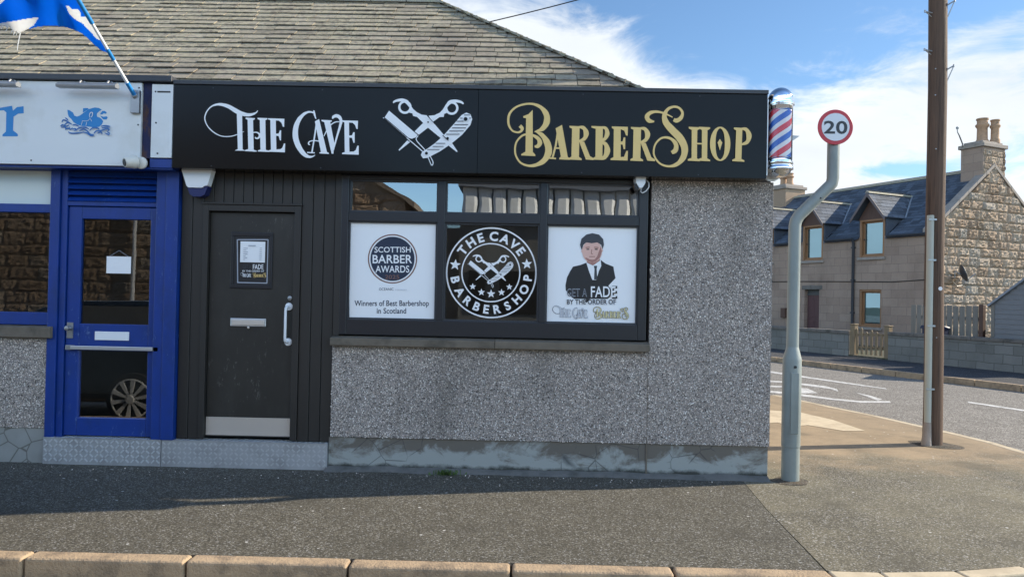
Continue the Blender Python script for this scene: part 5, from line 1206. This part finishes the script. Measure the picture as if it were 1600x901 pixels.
for i in range(6):
    x = .20+i*.162; c = MB(); h = .80+.05*sin(i*2.3)+.02*i*(-1); c.prism([(x-.036, .10), (x+.036, .10), (x+.036, h), (x, h+.05), (x-.036, h)], lambda xx, z: (xx+(z-.4)*.02*(i-2), .03, z), lambda xx, z: (xx+(z-.4)*.02*(i-2), .055, z)); c.build('picket', M['rustic_wood'], gt, bevel=.004)
fe = street('board_fence', 'grey weathered vertical board fence behind the wall under the stone gable', 'fence', 2.35, -4.1)
random.seed(11)
for i in range(11):
    x = .02+i*.175; c = MB(); c.obox((x+.07, 0, .80+random.uniform(-.02, .02)), (.072, 0, random.uniform(-.003, .003)), (0, .011, 0), (random.uniform(-.006, .006), 0, .76)); c.build('board', M['grey_wood'], fe, bevel=.003)
c = MB(); c.box(0, 1.95, .02, .06, .4, .48); c.box(0, 1.95, .02, .06, 1.2, 1.28); pieces(c, 'rail', M['grey_wood'], fe)
c = MB(); c.box(1.95, 2.06, -.05, .07, 0, 1.60); c.build('post', M['brown_wood'], fe, bevel=.008)
sh = street('garden_shed', 'blue grey boarded garden shed behind the wall at the right edge of the photo', 'shed', 4.78, -4.3)
c = MB(); nb = 18
for i in range(nb):
    z = .05+i*.1205
    def wide(z): return (0, 2.0) if z < 1.62 else ((z-1.62)/.76, 2.0-(z-1.62)/.76)
    a_, b_ = wide(z+.06); 
    if b_-a_ < .1: break
    c.prism([(-.0, z), (.018, z), (.006, z+.124), (-.0, z+.124)], lambda y, zz: (a_, -y, zz), lambda y, zz: (b_, -y, zz))
c.build('front_boards', M['shed_wood'], sh)
c = MB(); c.prism([(0, 0), (2, 0), (2, 1.62), (1, 2.38), (0, 1.62)], lambda x, z: (x, .003, z), lambda x, z: (x, 2.4, z)); c.build('wall', M['shed_wood'], sh)
c = MB()
for s_ in (1, -1):
    q = [(1+s_*1.1, 1.62-.076), (1+s_*1.1, 1.60), (1, 2.44), (1, 2.385)]; c.prism(q, lambda x, z: (x, -.1, z), lambda x, z: (x, 2.5, z))
c.build('roof', M['lead'], sh)
c = MB(); c.box(-.05, .03, -.03, .03, 0, 1.6); c.build('corner_post', M['grey_wood'], sh)
pl = street('timber_stack', 'sunlit yellow timber frame leaning in the gap between the fence and the shed', 'timber', 4.43, -3.2)
for i in range(3):
    c = MB(); c.box(.02+i*.17, .13+i*.17, .0, .03, 0.05, 1.12); c.build('upright', M['yellow_wood'], pl, bevel=.004)
for z in (.5, .95): c = MB(); c.box(0, .5, -.03, -.002, z, z+.12); c.build('slat', M['yellow_wood'], pl, bevel=.004)
sc_ = street('screen_panel', 'dark brown wooden screen standing behind the yellow timber', 'fence', 4.40, -2.9)
c = MB(); c.box(0, .75, 0, .04, 0, 1.62); c.build('panel', M['brown_wood'], sc_)
c = MB(); c.box(0, .07, -.03, 0, 0, 1.66); c.box(.68, .75, -.03, 0, 0, 1.66); pieces(c, 'post', M['brown_wood'], sc_)
bn = street('wheelie_bin', 'navy blue wheelie bin with its lid showing above the wall by the board fence', 'bin', 3.02, -4.5)
c = MB(); c.prism([(.03, 0.1), (.47, .1), (.52, .93), (-.02, .93)], lambda x, z: (x, -.0, z), lambda x, z: (x, .3, z)); c.build('body', M['bin'], bn, bevel=.02)
c = MB(); c.prism([(-.04, .93), (.54, .93), (.54, .97), (.50, 1.02), (0, 1.02), (-.04, .97)], lambda x, z: (x, -.05, z), lambda x, z: (x, .33, z)); c.build('lid', M['bin'], bn, bevel=.015)

# ================================================================ OTHER SIDE OF THE ROAD (seen in the glass)
op = thing('granite_house', 'rough granite house across the road reflected in the blue shop window', 'house', (-14, -16, 0))
w = MB(); w.box(-26, -3.6, -24, -15.95, -.1, 4.4); 
w.prism([(-12.6, 4.4), (-3.6, 4.4), (-8.1, 7.1)], lambda x, z: (x, -15.95, z), lambda x, z: (x, -24, z)); ow = w.build('wall', M['mortar'], op)
st = MB(); stones(st, lambda u_, v, h: (-26+u_, -15.95+h, v), 22.4, 8.0, lambda u_, v: v < 4.3 or v < 4.4+(4.5-abs(u_-17.9))*.6-.2, rnd, (.30, .42), (.45, .95), .06); st.build('rock_face', M['rock'], ow)
w = MB(); w.prism([(-24.2, 4.3), (-15.8, 4.3), (-20, 7.6)], lambda y, z: (-26.2, y, z), lambda y, z: (-11.4, y, z))
for s_ in (1, -1): w.prism([(-8.1+s_*4.8, 4.2), (-8.1+s_*4.8, 4.35), (-8.1, 7.25), (-8.1, 7.1)], lambda x, z: (x, -15.8, z), lambda x, z: (x, -24, z))
w.build('roof', M['slate'], op)
w = MB(); w.tube([(-11.9, -15.8, .0), (-11.9, -15.8, 4.3)], .06, 10); w.build('downpipe', M['white_plastic'], op)
hall = thing('panelled_hall', 'low hall with pale ribbed upper panels across the road reflected in the top panes', 'building', (1, -17, 0))
w = MB(); w.box(-2.0, 5.0, -26, -17, -.1, 4.0); w.box(-3.55, -2.0, -26, -17.4, -.1, 3.75); w.build('wall', M['white_render'], hall)  # the lower, set-back box is added to close a bright gap in reflections
w = MB()
for i in range(14): x = -2.0+i*.5; w.prism([(x+.03, -17.0), (x+.12, -16.95), (x+.38, -16.95), (x+.47, -17.0), (x+.47, -17.1), (x+.03, -17.1)], lambda xx, y: (xx, y, 4.0), lambda xx, y: (xx, y-.5, 5.1))
w.build('ribbed_panel', M['white_panel'], hall)
w = MB(); w.box(-2.1, 5.1, -26, -17.2, 5.1, 5.3); w.box(-2.05, 5.05, -17.05, -16.8, 3.9, 4.02); w.build('roof', M['lead'], hall)
w = MB(); w.box(-1.7, 4.7, -17.02, -16.96, 1.0, 2.4); w.build('window', M['interior'], hall)
# dark hatchback at the kerb
car = thing('parked_car', 'black hatchback parked at the kerb and reflected in the blue door glass', 'car', (-5.6, -3.15, -.11))
CZ = -.11; cx0 = -8.05; YN, YF = -2.36, -4.06; yc = (YN+YF)/2
prof = [(0, .45), (.02, .70), (.25, .80), (1.05, .93), (1.35, 1.0), (2.05, 1.42), (2.5, 1.51), (3.3, 1.52), (3.95, 1.45), (4.25, 1.15), (4.32, .95), (4.36, .6), (4.30, .35), (3.95, .27), (.4, .25), (.08, .32)]
def body_sec(t, tuck):
    return [(cx0+x, yc+t*(.85-(.0 if z < .98 else (z-.98)*.42)*1.0)*tuck, CZ+z) for x, z in prof]
c = MB(); secs = [body_sec(t, 1.0) for t in (-1, -.94, -.5, 0, .5, .94, 1)]
for i, s_ in enumerate(secs):
    k_ = .97 if i in (0, 6) else 1
    for x, y, z in s_: c.v.append((cx0+2.18+(x-cx0-2.18)*k_, y, CZ+.9+(z-CZ-.9)*(k_ if k_ == 1 else .97)))
n = len(prof)
for i in range(6):
    for j in range(n): c.f.append((i*n+j, i*n+(j+1) % n, (i+1)*n+(j+1) % n, (i+1)*n+j)); c.m.append(0)
for base in (0, 6*n):
    for t_ in tessellate_polygon([[Vector((x, z, 0)) for x, z in prof]]): c.f.append(tuple(base+q for q in t_)); c.m.append(0)
M['car_paint'] = paint('black_car_paint', (.006, .006, .007), .12, .05, 4, 0, coat=1.0); M['tyre'] = paint('tyre_rubber', (.012, .012, .012), .8, .1, 9, 0)
c.build('body', M['car_paint'], car, smooth=35, bevel=.03)
for s_, y in ((1, YN), (-1, YF)):
    c = MB(); q = [(cx0+1.45, .99), (cx0+2.1, 1.38), (cx0+2.5, 1.45), (cx0+3.4, 1.45), (cx0+3.85, 1.36), (cx0+3.95, 1.02)]
    f_ = lambda x, z, o_: (x, yc+s_*(.85-(z-.98)*.42+o_), CZ+z); c.prism(q, lambda x, z: f_(x, z, .004), lambda x, z: f_(x, z, -.02)); c.build('side_window', M['interior'], car)
for xw in (cx0+.82, -4.72):
    for s_, y in ((1, YN), (-1, YF)):
        zc = CZ+.325; c = MB(); c.lathe([(.24, -.02), (.315, -.02), (.325, -.04), (.325, -.2), (.24, -.22)], (xw, y, zc), 32, axis='y') if s_ < 0 else c.lathe([(.24, .0), (.315, .0), (.325, .03), (.325, .2), (.24, .22)], (xw, y+.05, zc), 32, axis='y')
        wh = c.build('wheel', M['tyre'], car, smooth=40)
        if s_ < 0: continue
        y += .055; c = MB(); c.lathe([(.245, .05), (.25, -.012), (.235, -.016), (.23, .05)], (xw, y, zc), 32, axis='y')
        for i in range(10):
            a_ = 2*pi*i/10+.2; e1 = Vector((cos(a_), 0, sin(a_))); e2 = Vector((-sin(a_), 0, cos(a_)))
            c.add([Vector((xw, y+.02, zc))+e1*r+e2*s+Vector((0, o_, 0)) for r, s, o_ in ((.05, -.012, 0), (.05, .012, 0), (.24, .028, .0), (.24, -.028, .0), (.05, -.012, -.02), (.05, .012, -.02), (.24, .028, -.02), (.24, -.028, -.02))], [(0,1,2,3),(7,6,5,4),(0,4,5,1),(1,5,6,2),(2,6,7,3),(3,7,4,0)])
        c.lathe([(.055, .0), (.05, -.015), (0, -.018)], (xw, y+.02, zc), 16, axis='y'); c.build('alloy_rim', M['alloy'], wh)
